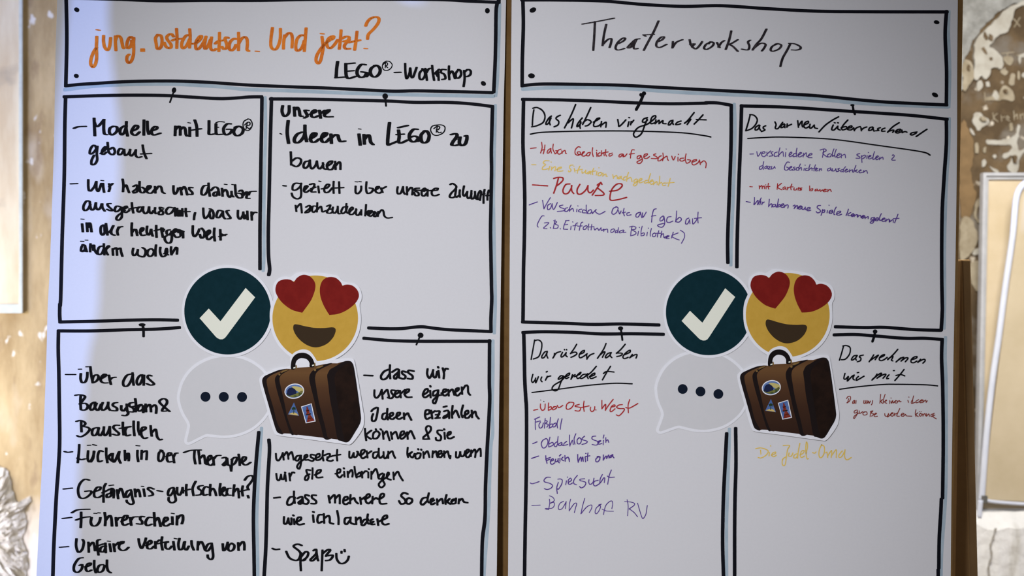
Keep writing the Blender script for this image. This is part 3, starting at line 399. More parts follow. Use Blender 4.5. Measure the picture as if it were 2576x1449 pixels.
ink(1,'note_title','black underlined title Das haben wir gemacht','black',4,3.4,[(K,
"118 110 105 200 98 310;105 90 160 80 230 120 262 190 240 270 160 315 90 330;345 190 310 220 275 280 280 300 310 280 340 215;325 220 320 270 330 305;460 180 420 200 405 225 440 260 430 305 380 330;660 40 600 180 515 345;560 280 610 235 630 230 620 290 605 345;745 215 700 270 675 320 690 325 730 280;725 260 715 320 720 350;855 80 800 200 750 300;755 280 800 240 840 245 860 270 820 310 785 320;890 270 960 230 970 215 930 230 895 290 900 325 950 320 980 300;995 260 985 330;990 310 1050 270 1055 300 1050 335;1205 235 1215 290 1220 325 1260 295 1310 240;1350 210 1358 212;1350 265 1335 325;1380 260 1370 305;1375 290 1412 245;1590 210 1540 230 1525 265 1560 270 1590 240;1585 230 1555 310 1510 420 1440 465 1410 420 1470 340 1580 300 1640 260;1640 260 1695 210 1690 185 1650 205 1630 260 1640 290 1690 275;1700 240 1690 290;1695 285 1740 245 1740 290;1745 285 1790 250 1790 285 1830 290;1920 245 1880 260 1860 300 1880 305 1920 260;1910 265 1925 300;2025 255 1980 270 1955 300 1990 300 2020 290;2195 145 2120 240 2070 285;2075 280 2150 230 2125 270 2105 300;2310 175 2250 240 2195 295;2225 235 2350 240;75 425 250 400 800 385 1400 385 2000 405 2300 440 2410 462")])
ink(1,'note_line','red note line Haben Gedichte aufgeschrieben','red',2.5,2.3,[(K,
"75 610 148 602;218 530 225 600 205 670;262 565 255 620 240 680;215 635 260 622;340 610 305 630 290 665 310 670 340 625;335 620 345 670;370 555 365 620 395 680;400 640 420 640 410 670 390 680;470 620 435 635 425 670 450 685 480 665;480 640 485 675;485 660 520 635 530 675 540 675;720 595 690 590 655 630 655 680 690 700 720 680 715 655 680 660 700 690 750 685;735 690 770 660 775 650 750 660 740 700 770 710 800 690;850 660 815 670 800 700 830 705 850 670;880 600 875 660 888 715;930 635 933 638;930 660 935 715;975 665 950 680 955 710 990 700;995 640 990 705;995 685 1020 665 1030 705;1050 625 1045 680 1060 710;1025 665 1080 655;1100 680 1135 670;1100 675 1090 700 1105 710 1138 690;1265 680 1230 690 1220 715 1240 720 1265 690;1265 690 1275 720;1280 685 1285 715 1305 705 1325 680;1420 630 1390 630 1375 680 1370 735;1355 685 1420 675;1495 700 1460 715 1460 745 1490 735 1500 705;1505 700 1525 760 1500 800 1470 805 1455 785 1520 750;1540 720 1580 700 1590 680 1550 690 1545 730 1580 740 1618 715;1700 680 1670 690 1670 700 1705 715 1715 740 1640 740;1770 705 1740 720 1725 765 1750 770 1790 740;1790 670 1795 730 1785 770;1790 745 1840 710 1850 750 1862 765;1905 710 1925 760 1950 715;1990 685 1993 688;1985 725 1985 775;2060 735 2020 740 2010 765 2040 775 2070 760;2090 680 2080 740 2095 800 2130 790 2150 765 2110 755;2165 790 2220 770 2225 755 2180 765 2165 800 2190 825 2240 800 2260 770;2265 760 2275 820;2280 800 2320 770 2350 800 2345 860")])
ink(1,'note_line','yellow note line Eine Situation nachgedenkt','yellow',2.4,2.2,[(K,
"90 820 145 822;315 770 260 770 240 800 270 820 235 850 228 880 270 880 305 870;340 785 343 788;325 840 310 890;350 850 345 890;350 875 390 845 400 860 390 900;415 885 470 865 470 850 430 865 420 900 460 905 495 900;625 825 590 830 580 860 600 890 575 915 565 900;635 840 638 842;640 870 650 915;715 840 690 890 680 930;660 895 745 880;740 900 745 930 780 910 790 890;790 895 790 930 810 935;850 905 815 920 820 940 850 915;850 910 855 945;895 865 875 910 880 950;850 915 920 900;960 860 962 862;935 910 925 955;985 920 955 930 950 960 980 960 1000 930 980 920;1015 930 1010 970;1015 960 1050 940 1055 970 1070 970;1140 950 1150 1000;1155 980 1190 960 1200 1000;1255 970 1215 985 1215 1005 1250 985;1245 980 1265 1015;1320 975 1285 985 1280 1020 1310 1015;1345 920 1325 980 1320 1035;1325 1010 1370 985 1390 1040;1445 1005 1415 1025 1420 1050 1450 1035 1460 1010;1460 1010 1455 1070 1425 1095 1405 1080 1460 1040;1475 1040 1520 1010 1500 1000 1475 1030 1490 1055 1540 1040;1600 1020 1560 1030 1555 1060 1590 1050;1630 935 1610 1000 1600 1060;1610 1050 1660 1030 1650 1015 1620 1050 1640 1075 1670 1060;1670 1035 1670 1080;1670 1070 1710 1040 1715 1080;1750 970 1745 1040 1735 1085;1775 1050 1750 1060;1820 1055 1785 1065 1790 1090 1825 1085;1885 1000 1870 1060 1858 1100;1820 1060 1935 1050")])
ink(1,'note_line','large red note word Pauße','red',3.6,3.2,[(K,
"102 1082 295 1095;435 1000 410 1090 375 1190;375 1000 430 985 490 990 495 1020 460 1060 405 1100;585 1070 530 1080 495 1150 510 1195 560 1190 600 1130 610 1090;605 1090 610 1160 635 1195;715 1075 680 1140 685 1195 730 1200 790 1150 820 1090;820 1095 820 1160 850 1185 890 1150;985 1050 940 1120 875 1215;940 1085 985 1055 1000 1075;940 1120 1020 1185 1015 1215 915 1220;1100 1165 1200 1150 1260 1100 1250 1070 1190 1075 1130 1140 1105 1230 1115 1280 1200 1275 1320 1245")])
ink(1,'note_line','purple note line Verschiedene Orte aufgebaut','purple',2.3,2.2,[(Mx,
"60 512 170 472;240 450 260 565;258 565 300 490 345 415;350 495 310 520 310 575 345 560 370 500;370 495 375 550 395 570 440 480;515 515 470 525 480 545 540 570 530 590 440 602;580 550 550 560 540 595 570 600 600 570;625 515 605 560 605 600;605 590 645 560 660 600;715 525 720 528;705 570 700 605;770 570 740 575 725 600 760 610;830 590 790 580 780 615 820 620;830 515 830 570 840 630;895 575 860 590 850 625 880 630 900 610;900 590 915 630;915 625 965 575 950 600 985 630 1020 635 1085 600;1240 540 1195 560 1175 620 1200 640 1240 610 1260 555 1230 535;1265 590 1280 635 1300 595;1340 560 1330 610 1345 660;1315 620 1360 610;1415 615 1380 625 1385 655 1435 645;1560 610 1510 630 1500 670 1530 675 1565 620;1565 625 1580 685;1590 620 1595 680 1640 610;1775 565 1740 580 1720 660 1712 745;1710 665 1770 655;1870 660 1830 690 1830 730 1870 710 1875 670;1880 670 1890 760 1860 810 1820 810 1795 785 1880 760;1975 670 1930 680 1915 735 1950 750 2000 730;2050 595 2045 680 2035 740;2045 720 2090 680 2115 710 2080 745 2045 740;2215 690 2180 710 2170 765 2200 765 2225 710;2225 715 2230 765;2265 700 2270 770 2310 730 2330 690;2340 610 2335 690 2340 755;2290 695 2385 685")])
ink(1,'note_line','purple note line in brackets z.B. Eiffelturm oder Bibliothek','purple',2.1,2.0,[(Mx,
"262 662 230 665 185 740 168 790 182 812;265 755 325 755 255 825 300 832;345 818 350 825;410 715 395 780 385 830;390 725 430 740 410 770 450 790 440 825 390 830;478 830 482 838;555 730 530 790 522 838;550 725 598 722;540 780 580 775;525 840 580 842;645 740 650 745;625 800 620 845;715 755 690 770 670 850;650 795 710 785;785 745 760 760 735 855;715 800 775 795;835 790 795 810 790 840 820 840 845 800;865 770 855 820 858 850;905 775 900 815 895 850;870 810 935 805;935 820 945 850 980 825 1000 855 1030 820;1030 825 1035 860 1065 840;1070 840 1065 870;1075 850 1115 840 1120 885;1200 835 1165 850 1165 885 1195 875 1215 845 1195 838;1260 850 1225 865 1225 890 1255 870;1265 820 1255 890;1330 850 1280 870 1280 890 1320 880 1340 855 1330 885 1365 880;1450 800 1435 870 1430 925;1415 810 1460 800 1500 815 1490 840 1450 850 1500 880 1490 910 1430 930;1545 815 1550 818;1535 870 1525 925;1585 800 1570 870 1570 930;1575 900 1610 890 1610 920 1575 930;1668 825 1672 828;1655 880 1648 930;1710 830 1695 890 1695 935;1755 890 1725 910 1730 940 1760 935 1770 905 1750 892;1810 860 1795 910 1790 945;1775 895 1835 895;1850 865 1835 950;1835 930 1870 900 1875 950;1930 935 1890 945 1890 960 1930 945 1950 930 1920 930 1910 965 1950 965;2005 880 1980 960;2070 890 1985 930 2030 965 2085 985;2100 855 2150 890 2155 950 2115 1030")])
ink(1,'note_title','black underlined title Das war neu / überraschend','black',4,3.2,[(N,
"140 120 115 220 82 330;135 120 190 130 230 180 215 240 160 300 85 330;255 255 210 285 205 320 240 310 265 260;260 260 260 300 275 325;340 265 310 280 310 300 330 320 285 340;460 215 475 250 465 295 500 300 560 220;580 240 545 260 540 290 570 280 590 250;585 250 590 290;620 240 615 285;620 270 675 245;755 200 765 285;770 260 810 205 810 250 820 280;835 255 890 230 890 205 850 225 835 270 860 295 910 270;915 245 910 290 930 295 970 255;970 255 975 290 1010 300;1285 148 1200 195 1110 260 1030 345;1215 255 1195 310 1225 320 1275 270;1275 270 1275 305 1305 320;1230 225 1240 228;1272 225 1282 228;1405 190 1350 250 1320 300;1320 290 1380 275 1390 300 1340 320 1325 305;1400 300 1455 285 1450 265 1415 280 1400 310 1440 320 1475 300;1480 290 1490 330;1490 320 1520 290 1565 275;1575 290 1580 330;1580 320 1610 295 1650 280;1725 280 1690 290 1675 325 1710 320 1735 290;1725 290 1745 335;1825 290 1795 300 1790 310 1805 325 1765 330;1885 295 1850 310 1845 335 1885 335;2070 225 1985 280 1920 350;1925 340 1990 320 2000 330 1985 350;2020 345 2075 330 2085 310 2050 315 2020 345 2050 360 2090 345;2105 320 2110 355;2115 350 2145 340 2170 348;2300 345 2240 355 2215 375 2240 385 2290 360;2430 310 2370 350 2290 405;110 430 300 418 600 412 1200 440 1800 520 2350 600 2470 645")])
ink(1,'note_line','purple note line verschiedene Rollen spielen &','purple',2.1,2.0,[(N,
"135 632 183 630;225 600 240 660 280 605;285 630 330 615 325 600 295 610 290 650 320 665 350 640;355 605 360 655;360 630 405 590;435 600 410 610 415 625 435 650 385 660;490 605 455 620 455 660 500 655;525 550 510 610 510 665;515 640 560 600 570 660;605 565 608 568;600 610 595 665;640 650 680 620 670 605 645 630 650 665 690 650;745 620 705 630 695 665 730 660;745 555 735 620 745 670;755 650 805 620 790 610 760 640 775 670 820 650;830 620 825 670;830 650 865 615 870 660 890 660;885 660 940 635 930 620 900 640 890 675 940 678;1090 575 1085 620 1075 675;1045 580 1100 565 1125 585 1080 620 1130 665 1150 670;1175 625 1145 640 1145 665 1180 665 1190 635;1225 565 1205 620 1205 660 1225 650;1255 570 1235 630 1240 670 1265 660;1260 660 1305 635 1295 620 1265 645 1270 680 1310 665;1320 630 1320 680;1325 655 1365 635 1375 680;1560 625 1525 635 1525 650 1555 665 1560 685 1510 685;1580 650 1585 700 1588 740;1580 665 1625 645 1630 670 1590 695;1670 610 1673 612;1655 650 1650 690;1670 675 1705 655 1690 650 1670 670 1680 695 1720 680;1750 600 1735 650 1730 700 1760 690;1760 690 1800 665 1790 655 1765 675 1775 705 1810 690;1820 670 1815 705;1825 690 1855 670 1862 700;1980 650 1990 640 2005 650 2000 670 1975 695 1980 710 2020 710")])
ink(1,'note_line','purple note line dazu Geschichten ausdenken','purple',2.1,2.0,[(N,
"305 780 265 795 258 825 285 825 310 790;315 730 305 780 310 830;355 785 330 800 330 820 350 815 360 790;360 795 365 815;365 790 400 795 370 825 405 825;420 790 415 825 440 815 455 790;455 795 465 815;650 740 620 735 590 780 585 830 615 840 640 815 610 800;645 820 680 800 670 790 645 815 655 840 690 830;720 800 700 805 705 815 720 835 685 840;760 805 735 815 740 840 765 840;790 760 770 810 770 840;775 825 800 805 805 840;850 775 853 777;840 815 835 845;880 815 860 820 860 845 890 840;915 765 900 815 900 845;905 830 935 810 940 845;985 770 970 815 965 850;945 820 1000 810;985 835 1015 820 1005 815 985 830 990 850 1020 845;1035 820 1035 850;1040 835 1060 820 1065 845;1180 810 1145 825 1145 850 1175 840 1185 815;1185 820 1195 850;1205 820 1205 850 1235 845 1250 820;1250 825 1255 855;1300 815 1275 825 1295 845 1260 860;1345 830 1315 840 1315 860 1345 855;1375 795 1350 830 1345 865;1365 850 1400 830 1390 825 1365 850 1380 865 1415 850;1430 830 1425 865;1430 850 1465 835 1465 865;1510 780 1490 830 1480 870;1485 855 1525 835 1505 855 1535 870;1545 855 1580 840 1570 835 1550 855 1560 875 1600 865;1610 845 1610 870;1615 860 1645 845 1660 880")])
ink(1,'note_line','red note line mit Kartons bauen','red',2.3,2.1,[(N,
"135 1053 168 1056;255 1040 260 1082;262 1060 290 1040 295 1080;297 1060 320 1045 325 1080;340 1030 342 1032;345 1050 345 1082;375 1010 370 1050 380 1085;355 1055 395 1050;495 1015 490 1060 488 1090;545 1010 495 1060 550 1095;590 1055 565 1070 570 1090 595 1075;595 1065 605 1095;620 1060 620 1095;622 1075 650 1060;680 1020 665 1060 670 1095;645 1060 695 1055;710 1070 705 1095 735 1095 745 1075;765 1065 760 1100;765 1080 785 1070 790 1095;810 1070 795 1075 805 1095 780 1100;910 1045 910 1105;915 1090 950 1080 940 1105 912 1105;1010 1085 985 1090 980 1110 1010 1100;1010 1090 1020 1110 1045 1090;1045 1095 1050 1115 1075 1095;1080 1105 1125 1095 1110 1085 1085 1105 1095 1120 1130 1115;1145 1090 1145 1120;1150 1105 1175 1090 1190 1118")])
O_=(1860,480,5.8545); P=(1320,850,7.5765); Q=(1320,990,7.5765); R=(1320,1150,7.5765); S=(2080,850,8.573); T=(1880,980,5.152)
ink(1,'note_line','purple note line Wir haben neue Spiele kennengelernt','purple',2.3,2.2,[(O_,
"100 158 160 170;222 100 220 160 215 205 270 140 275 160 270 205 320 105;315 150 300 205;335 165 330 205;330 190 365 165;440 125 435 180 428 235;430 225 470 190 480 215 475 240;530 200 495 205 490 235 520 230 535 205;530 205 540 240;575 120 565 180 550 240;555 230 590 200 600 225 560 240;610 225 650 205 645 190 615 205 610 235 640 245 665 225;670 210 660 245;665 230 705 205 720 225 712 255;790 225 815 210 820 230 805 262;815 250 850 215 855 245 850 265;865 250 910 235 905 220 875 235 865 260 890 270 915 255;925 235 920 265 945 275 970 240;970 240 970 280;985 275 1035 265 1040 245 1005 250 990 280 1010 295 1050 285;1195 215 1155 220 1145 250 1185 280 1190 310 1150 325 1130 305;1225 275 1215 320 1200 362;1215 300 1255 280 1250 315 1225 320;1318 212 1322 214;1295 290 1290 325;1320 320 1370 300 1365 285 1330 295 1320 325 1350 335 1375 310;1425 240 1400 290 1390 345 1405 350;1425 345 1490 315 1485 300 1445 310 1430 345 1460 360 1505 345;1605 270 1590 320 1570 365;1640 320 1605 340 1600 365 1640 365;1645 365 1685 350 1675 335 1645 360 1660 380 1690 360;1695 350 1690 380;1692 370 1730 350 1735 385;1745 355 1740 390;1742 380 1780 360 1790 395;1795 390 1840 370 1825 360 1800 385 1810 405 1840 390;1850 375 1850 410;1855 400 1895 380 1895 410;1985 390 1945 400 1935 430 1965 425 1985 400;1990 395 1980 450 1950 480 1925 465 1990 430;1995 430 2045 410 2035 395 2005 410 2000 435 2030 440 2060 410;2090 335 2065 390 2065 435 2090 430;2095 430 2140 415 2135 400 2105 415 2100 445 2130 450 2160 430;2160 415 2155 455;2160 440 2200 415 2205 460;2215 430 2210 460;2215 455 2260 425 2265 465;2335 345 2310 410 2285 470;2265 410 2350 405")])
ink(1,'note_title','black underlined title Darüber haben wir geredet','black',3.4,3.2,[(P,
"188 40 160 200 122 408;185 55 260 40 320 90 320 200 270 350 165 402;430 255 380 270 325 350 335 385 380 360 430 270;425 260 420 330 440 385;565 295 560 340 535 385;545 375 600 290 685 260;720 275 690 340 700 365 740 345 790 280;790 280 780 330 810 360;755 220 760 228;795 220 800 228;990 120 930 220 870 300;875 295 960 270 995 300 940 345 880 370;1050 310 1120 280 1140 240 1100 250 1050 300 1035 350 1060 380 1130 345 1190 300;1180 320 1185 405;1185 400 1240 330 1320 295;1550 105 1500 220 1385 390;1430 330 1500 270 1530 270 1500 330 1480 370;1640 280 1580 300 1535 360 1550 380 1610 340 1650 280;1640 280 1630 340 1660 375;1915 120 1830 220 1745 295;1745 290 1840 290 1860 310 1820 340 1755 355;1900 320 2000 275 2010 235 1970 250 1910 300 1870 360 1900 395 1970 370;2050 315 2000 380;2010 370 2090 325 2140 320 2120 385;155 695 130 800 150 850 190 810 210 765;205 770 210 855 260 740;325 745 305 800 330 835;410 650 430 638;430 730 395 805;400 790 440 740 495 725;740 730 690 720 640 770 645 790 690 770 740 725;745 735 690 840 640 970 580 1010 520 970 560 900 690 820 760 750;760 750 840 710 855 670 810 690 770 740 790 775 840 750;910 700 880 790;890 770 930 720 960 700;950 740 1050 690 1070 655 1020 690 990 740 1010 775 1060 750;1170 690 1110 700 1060 750 1075 775 1140 745 1200 680;1365 540 1270 650 1190 720 1210 775;1230 740 1320 710 1335 670 1290 690 1240 740 1270 775 1360 740;1635 540 1560 660 1480 800;1500 680 1560 640 1700 650;140 1040 700 970 1200 905 1700 865 2045 875")])
ink(1,'note_line','red note line Über Ost u. West','red',2.6,2.5,[(Q,
"170 318 248 300;300 200 300 270 335 320 380 290 390 200;455 180 450 250 450 310;450 270 500 250 510 290 450 320;570 250 530 280 540 310 600 280 600 250 550 250;620 225 650 270 725 225;860 165 805 200 790 280 830 300 890 270 935 200 920 170 840 165;1040 205 960 230 960 245 1060 270 1040 330 960 325;1130 145 1120 240 1132 340;1060 270 1225 235;1255 260 1250 310 1280 345 1325 310 1335 250;1352 312 1358 312;1470 130 1470 290;1470 290 1540 205 1535 320;1535 320 1600 220 1685 110;1640 260 1720 240 1710 215 1660 240 1625 320 1650 345 1720 290;1860 210 1790 220 1750 260 1800 285 1895 290 1880 340 1800 420 1745 405;2000 115 1970 220 1975 365;1925 265 2000 275 2155 190")])
ink(1,'umlaut','black dots over a red word','black',1.8,1.8,[(Q,"302 122 306 126;362 148 368 154")])
ink(1,'note_line','purple note line Fußball','purple',2.3,2.2,[(Q,
"185 490 285 445;205 480 200 580 205 685;205 545 295 520;300 540 270 600 285 655 330 640 355 560;390 475 380 570 375 660;395 510 430 530 400 570 450 590 420 640;490 455 480 550 470 640;475 590 530 580 520 630 460 660;590 560 540 590 540 635 580 625 605 570;640 480 615 570 625 655;710 480 690 570 675 680")])
ink(1,'note_line','purple note line Obdachlos sein','purple',2.3,2.2,[(Q,
"152 955 235 920;410 855 345 890 315 960 345 1035 400 1020 440 940 430 870 395 860;480 830 460 930 455 1010;465 960 530 930 540 980 460 1018;610 920 565 960 565 1000 600 1010 630 950;635 820 625 920 635 975;700 930 650 960 650 990 690 985 710 940;710 940 715 985 740 990;800 910 750 950 750 985 820 970;855 790 850 890 860 1000;860 990 900 900 910 890 925 970;975 765 940 860 955 965;1040 840 1000 880 1005 950 1050 955 1080 900 1060 850 1030 840;1140 810 1090 870 1190 910 1160 950 1090 968;1355 810 1290 820 1290 870 1400 920 1370 980 1285 970;1400 940 1450 900 1420 900 1390 930 1410 965 1470 950;1510 790 1495 850;1500 890 1495 975;1545 840 1545 930;1545 910 1580 880 1600 930")])
ink(1,'note_line','purple note line Feuch mit oma','purple',2.7,2.4,[(Q,
"130 1235 265 1190;400 1185 405 1250 425 1330;400 1250 490 1215;410 1280 480 1250;490 1290 545 1270 535 1240 500 1270 490 1320 520 1350 570 1320;590 1250 580 1300 620 1290 640 1240;635 1240 640 1300 660 1320;660 1190 690 1160;670 1230 670 1290;730 1210 700 1250 740 1280;765 1180 770 1290;770 1250 820 1210 840 1240 850 1295;830 1220 850 1250;1010 1160 1010 1240 1020 1310;1020 1300 1065 1210 1080 1290;1080 1280 1105 1210 1115 1290;1160 1140 1170 1140;1150 1210 1160 1300;1205 1130 1195 1210 1195 1280;1160 1200 1240 1185;1400 1210 1360 1240 1355 1290 1390 1300 1430 1250 1420 1200 1380 1200 1440 1210;1500 1170 1495 1270;1500 1260 1550 1190 1560 1240;1560 1240 1600 1170 1605 1230;1660 1170 1630 1190 1620 1220 1650 1210 1675 1160 1680 1200 1700 1225")])
ink(1,'note_line','purple note line Spielsucht','purple',2.3,2.2,[(R,
"105 490 150 505 275 465;490 385 420 385 370 430 380 470 480 500 530 540 500 590 430 615 375 600;640 480 610 580 620 690;630 420 680 415 715 440 700 520 640 610 610 590;810 378 818 382;795 450 780 525;830 480 890 440 870 400 830 440 830 500 860 520 910 490;1005 345 940 430 935 500 985 525;1140 410 1060 420 1055 445 1160 480 1140 550 1080 585 1045 560;1225 430 1220 480 1245 520 1300 480 1320 400;1400 440 1330 460 1310 520 1350 548 1430 500;1480 330 1440 410 1430 500;1440 490 1510 390 1525 400 1515 485;1650 245 1610 350 1580 515;1575 360 1620 385 1710 380")])
ink(1,'note_line','purple note line Bahnhof RV','purple',1.9,1.8,[(R,
"135 920 295 912;470 800 475 880 455 1000;472 735 540 770 560 830 480 880 550 860 565 910 520 970 390 980 450 1000;740 840 670 880 640 960 660 1000 720 970 790 850;790 845 775 980;875 800 850 900 845 1025;850 1015 940 890 990 880 970 960 945 1055;1145 785 1110 900 1070 1080;1075 1075 1180 950 1270 910 1275 970 1230 1055;1440 910 1370 960 1340 1040 1360 1080 1410 1030 1445 940 1410 910 1460 895;1660 980 1675 890 1660 835 1610 850 1540 930 1500 1095;1475 990 1560 1025 1690 1030;1950 810 1970 930 1960 1115;1905 845 2020 855 2090 880 2080 920 1990 985;1990 985 2080 1050 2150 1135;2150 875 2180 980 2230 1140 2260 1165 2310 1080 2335 920")])
ink(1,'note_title','black underlined title Das nehmen wir mit','black',3.4,3.2,[(S,
"360 170 320 320 270 480;345 175 420 165 500 210 495 330 440 420 380 465 310 470;650 375 580 390 530 460 545 480 610 440 655 380;640 390 620 440 635 480;785 370 720 385 700 410 735 440 720 490 655 515;1010 365 970 430 910 515;930 490 1030 420 1110 370 1080 410 1040 470;1135 430 1220 390 1245 360 1200 370 1140 420 1130 470 1170 490 1230 470 1300 420;1530 245 1430 360 1310 470;1320 450 1420 395 1410 440 1390 480 1420 495;1590 430 1490 520;1510 500 1630 420 1660 430 1600 500;1610 490 1700 430 1750 440 1690 515;1825 470 1920 440 1945 405 1890 410 1825 460 1815 520 1870 535 1940 500;2020 460 1960 530;1980 510 2090 460 2120 490 2070 545;390 765 365 870 400 890 460 830;465 840 440 930 540 830 590 800;590 800 560 870 590 905;655 750 685 745;680 830 640 870 640 915 800 825;1080 780 1040 840 970 910;985 890 1100 800 1160 760 1180 770 1130 830 1080 870;1090 860 1200 800 1260 780 1270 800 1210 870;1340 795 1300 840 1290 880 1330 875;1435 705 1455 705;1665 680 1570 800 1465 920;1490 810 1590 790 1680 820;275 1108 700 1050 1200 1005 1500 1000 2100 1010 2385 1035")])
ink(1,'note_line','red note line Das aus kleinen Ideen','darkred',2.0,1.9,[(S,
"470 1310 445 1400;425 1310 450 1270 500 1260 510 1310 480 1370 430 1400;590 1345 555 1380 560 1415 590 1390 600 1350;600 1350 600 1410;630 1350 625 1415;800 1350 795 1410 830 1400 840 1350;840 1350 845 1415;870 1350 870 1410 900 1360 910 1410 940 1360;985 1350 980 1400 960 1445;1160 1215 1140 1410;1145 1380 1200 1330 1180 1340 1165 1380 1200 1410;1255 1215 1220 1330 1215 1405;1230 1380 1290 1350 1270 1340 1250 1390 1290 1410;1380 1295 1385 1300;1350 1350 1350 1415;1380 1360 1385 1410 1420 1350;1420 1350 1425 1405 1460 1370;1450 1385 1500 1350 1480 1350 1465 1395 1500 1405;1520 1360 1515 1400;1520 1385 1560 1350 1575 1380 1600 1370;1765 1275 1770 1278;1745 1345 1760 1390;1870 1250 1850 1330 1850 1400;1850 1330 1820 1380 1830 1415 1900 1390;1980 1330 1920 1370 1930 1400 1990 1380;1990 1375 2060 1350 2050 1330 2000 1370 2020 1400 2070 1380;2080 1340 2070 1395;2080 1380 2130 1340 2140 1390 2165 1355")])
ink(1,'note_line','red note line große werden können','darkred',2.0,1.9,[(T,
"1415 265 1385 280 1390 305 1425 290;1430 265 1420 320 1385 375 1375 370 1390 340 1450 300;1450 275 1455 310 1495 285;1520 290 1495 305 1510 330 1550 320 1545 290 1510 290;1600 280 1590 350;1595 285 1625 275 1605 305 1635 315 1610 345;1640 330 1675 310 1660 305 1640 335 1655 350 1685 345;1780 310 1785 340 1810 345 1830 310;1830 320 1815 355 1850 330 1870 310;1850 325 1890 305 1870 300 1855 330 1880 345 1900 320;1905 305 1910 340;1910 320 1950 300;1975 245 1950 300 1935 340 1970 345;1990 330 2030 315 2010 305 1990 335 2020 345 2050 320 2060 340 2130 345;2185 260 2175 310 2185 350;2180 325 2210 300 2185 325 2215 350;2240 310 2225 330 2245 345 2260 320 2240 305;2230 285 2232 287;2250 285 2252 287;2270 315 2275 345;2275 335 2300 310 2310 340;2320 310 2320 345 2350 315 2360 345;2420 310 2380 325 2385 350 2430 330;2420 305 2400 345 2450 380")])
ink(1,'note_line','yellow note line below the suitcase','yellow',2.6,2.4,[(T,
"170 785 175 835;108 765 170 755 230 770 270 800 240 850 180 885 140 880;300 728 303 732;285 815 280 860;310 850 360 830 365 810 330 820 315 850 340 870 375 850;465 725 545 725 520 780 505 880 490 970 465 985 450 950 460 900 500 870;540 820 535 860 570 860 590 820;650 830 610 845 600 880 630 885 655 840;680 695 660 800 650 890;680 850 725 820 735 790 700 800 685 850 700 880 740 860;760 830 780 730 765 680 755 780 770 890 790 895;845 815 870 825 890 808;960 715 930 790 930 865 960 880 995 820 995 740 960 715;1015 820 1030 810 1040 880;1040 860 1090 790 1085 880;1095 850 1150 780 1150 880;1230 795 1190 840 1185 875 1220 870 1265 790;1265 780 1260 870 1290 910 1345 880")])
for (i, label), (name, col, sets) in LINES.items():
    a = Ink(SH[i], ORG[i], 0.36 * MM); cx = []
    for w, h, groups in sets:
        for (ox, oy, sc), t in groups:
            for st in t.split(';'):
                p = [(ox + x / sc, oy + y / sc) for x, y in nums(st)]
                cx += p; a.stroke(p, w, h, 1.3 if w < 4.5 else 2.2)
    mx = sum(p[0] for p in cx) / len(cx); my = sum(p[1] for p in cx) / len(cx)
    mid = (664, 1846)[i]
    k = 0 if my < 235 else (1 if my < 825 else 3) + (1 if mx > mid else 0)
    tag(a.build(name, INK[col], NOTE[i][k]), label)

# ================================================================ glued paper cut-outs
def placer(cx, cy, rot=0.0, sc=1.0, k=2.957):
    """cut-out drawing units (crop pixels about the cut-out's centre) -> photo pixels"""
    c, q = math.cos(math.radians(rot)) * sc / k, math.sin(math.radians(rot)) * sc / k
    return lambda p: [(cx + x * c - y * q, cy + x * q + y * c) for x, y in p]
def rel(t, ox, oy, closed=True, step=6):
    p = [(x - ox, y - oy) for x, y in nums(t)]
    return rom(p, step, True) if closed else p
def circ(cx, cy, r, ry=None, rot=0, n=72):
    ry = ry or r; c, q = math.cos(math.radians(rot)), math.sin(math.radians(rot))
    return [(cx + r * math.cos(t) * c - ry * math.sin(t) * q, cy + r * math.cos(t) * q + ry * math.sin(t) * c)
            for t in (2 * math.pi * i / n for i in range(n))]
m_teal = mat('dark_teal_print', alb(10, 37, 46), 0.75, 0.05, (alb(13, 40, 50), 90, 0.4, 0.6))
m_white = mat('cream_print', alb(213, 214, 206), 0.75, 0.05)
m_face = mat('yellow_print', alb(184, 144, 64), 0.75, 0.05, (alb(180, 140, 60), 90, 0.4, 0.6))
m_heart = mat('red_print', alb(116, 28, 26), 0.75, 0.05, (alb(108, 24, 23), 60, 0.4, 0.6))
m_mouth = mat('brown_print', alb(54, 41, 30), 0.75, 0.05)
m_bub = mat('grey_print', alb(191, 187, 198), 0.6, 0.1, (alb(189.5, 186, 197), 90, 0.4, 0.6))
m_dot = mat('navy_print', alb(17, 24, 40), 0.75, 0.05)

class Cut:
    def __init__(s, i, name, label, cat, x, y, z, group):
        s.i, s.sh, s.z = i, SH[i], z
        s.org = s.sh.world(x, y); s.e = s.sh.empty(name, s.org); tag(s.e, label, cat, group)
    def back(s, p): return slab('backing', s.sh, s.org, p, s.z, s.z + 0.35 * MM, m_cut, s.e)
    def part(s, name, p, m, lv=1, parent=None):
        z = s.z + 0.35 * MM + (lv - 1) * 0.05 * MM
        return slab(name, s.sh, s.org, p, z, z + 0.05 * MM, m, parent or s.e)
WHERE = ['on the sheet with the orange heading', 'on the sheet with the Theaterworkshop heading']
def check_cut(i, cx, cy, rot, sc):
    P = placer(cx, cy, rot, sc)
    c = Cut(i, 'check_mark_cutout', 'round dark teal check mark cut-out ' + WHERE[i], 'paper cut-out', cx, cy, 1.15 * MM, 'check mark cut-outs')
    c.back(P(circ(2, 1, 343, n=96))); c.part('disc', P(circ(0, 0, 322, n=96)), m_teal)
    q = rel("215 445 283 373 370 468 557 220 628 290 415 578 400 595 385 602 366 602 348 594 335 583", 423, 393, False)
    c.part('check_mark', P(q), m_white, 2)
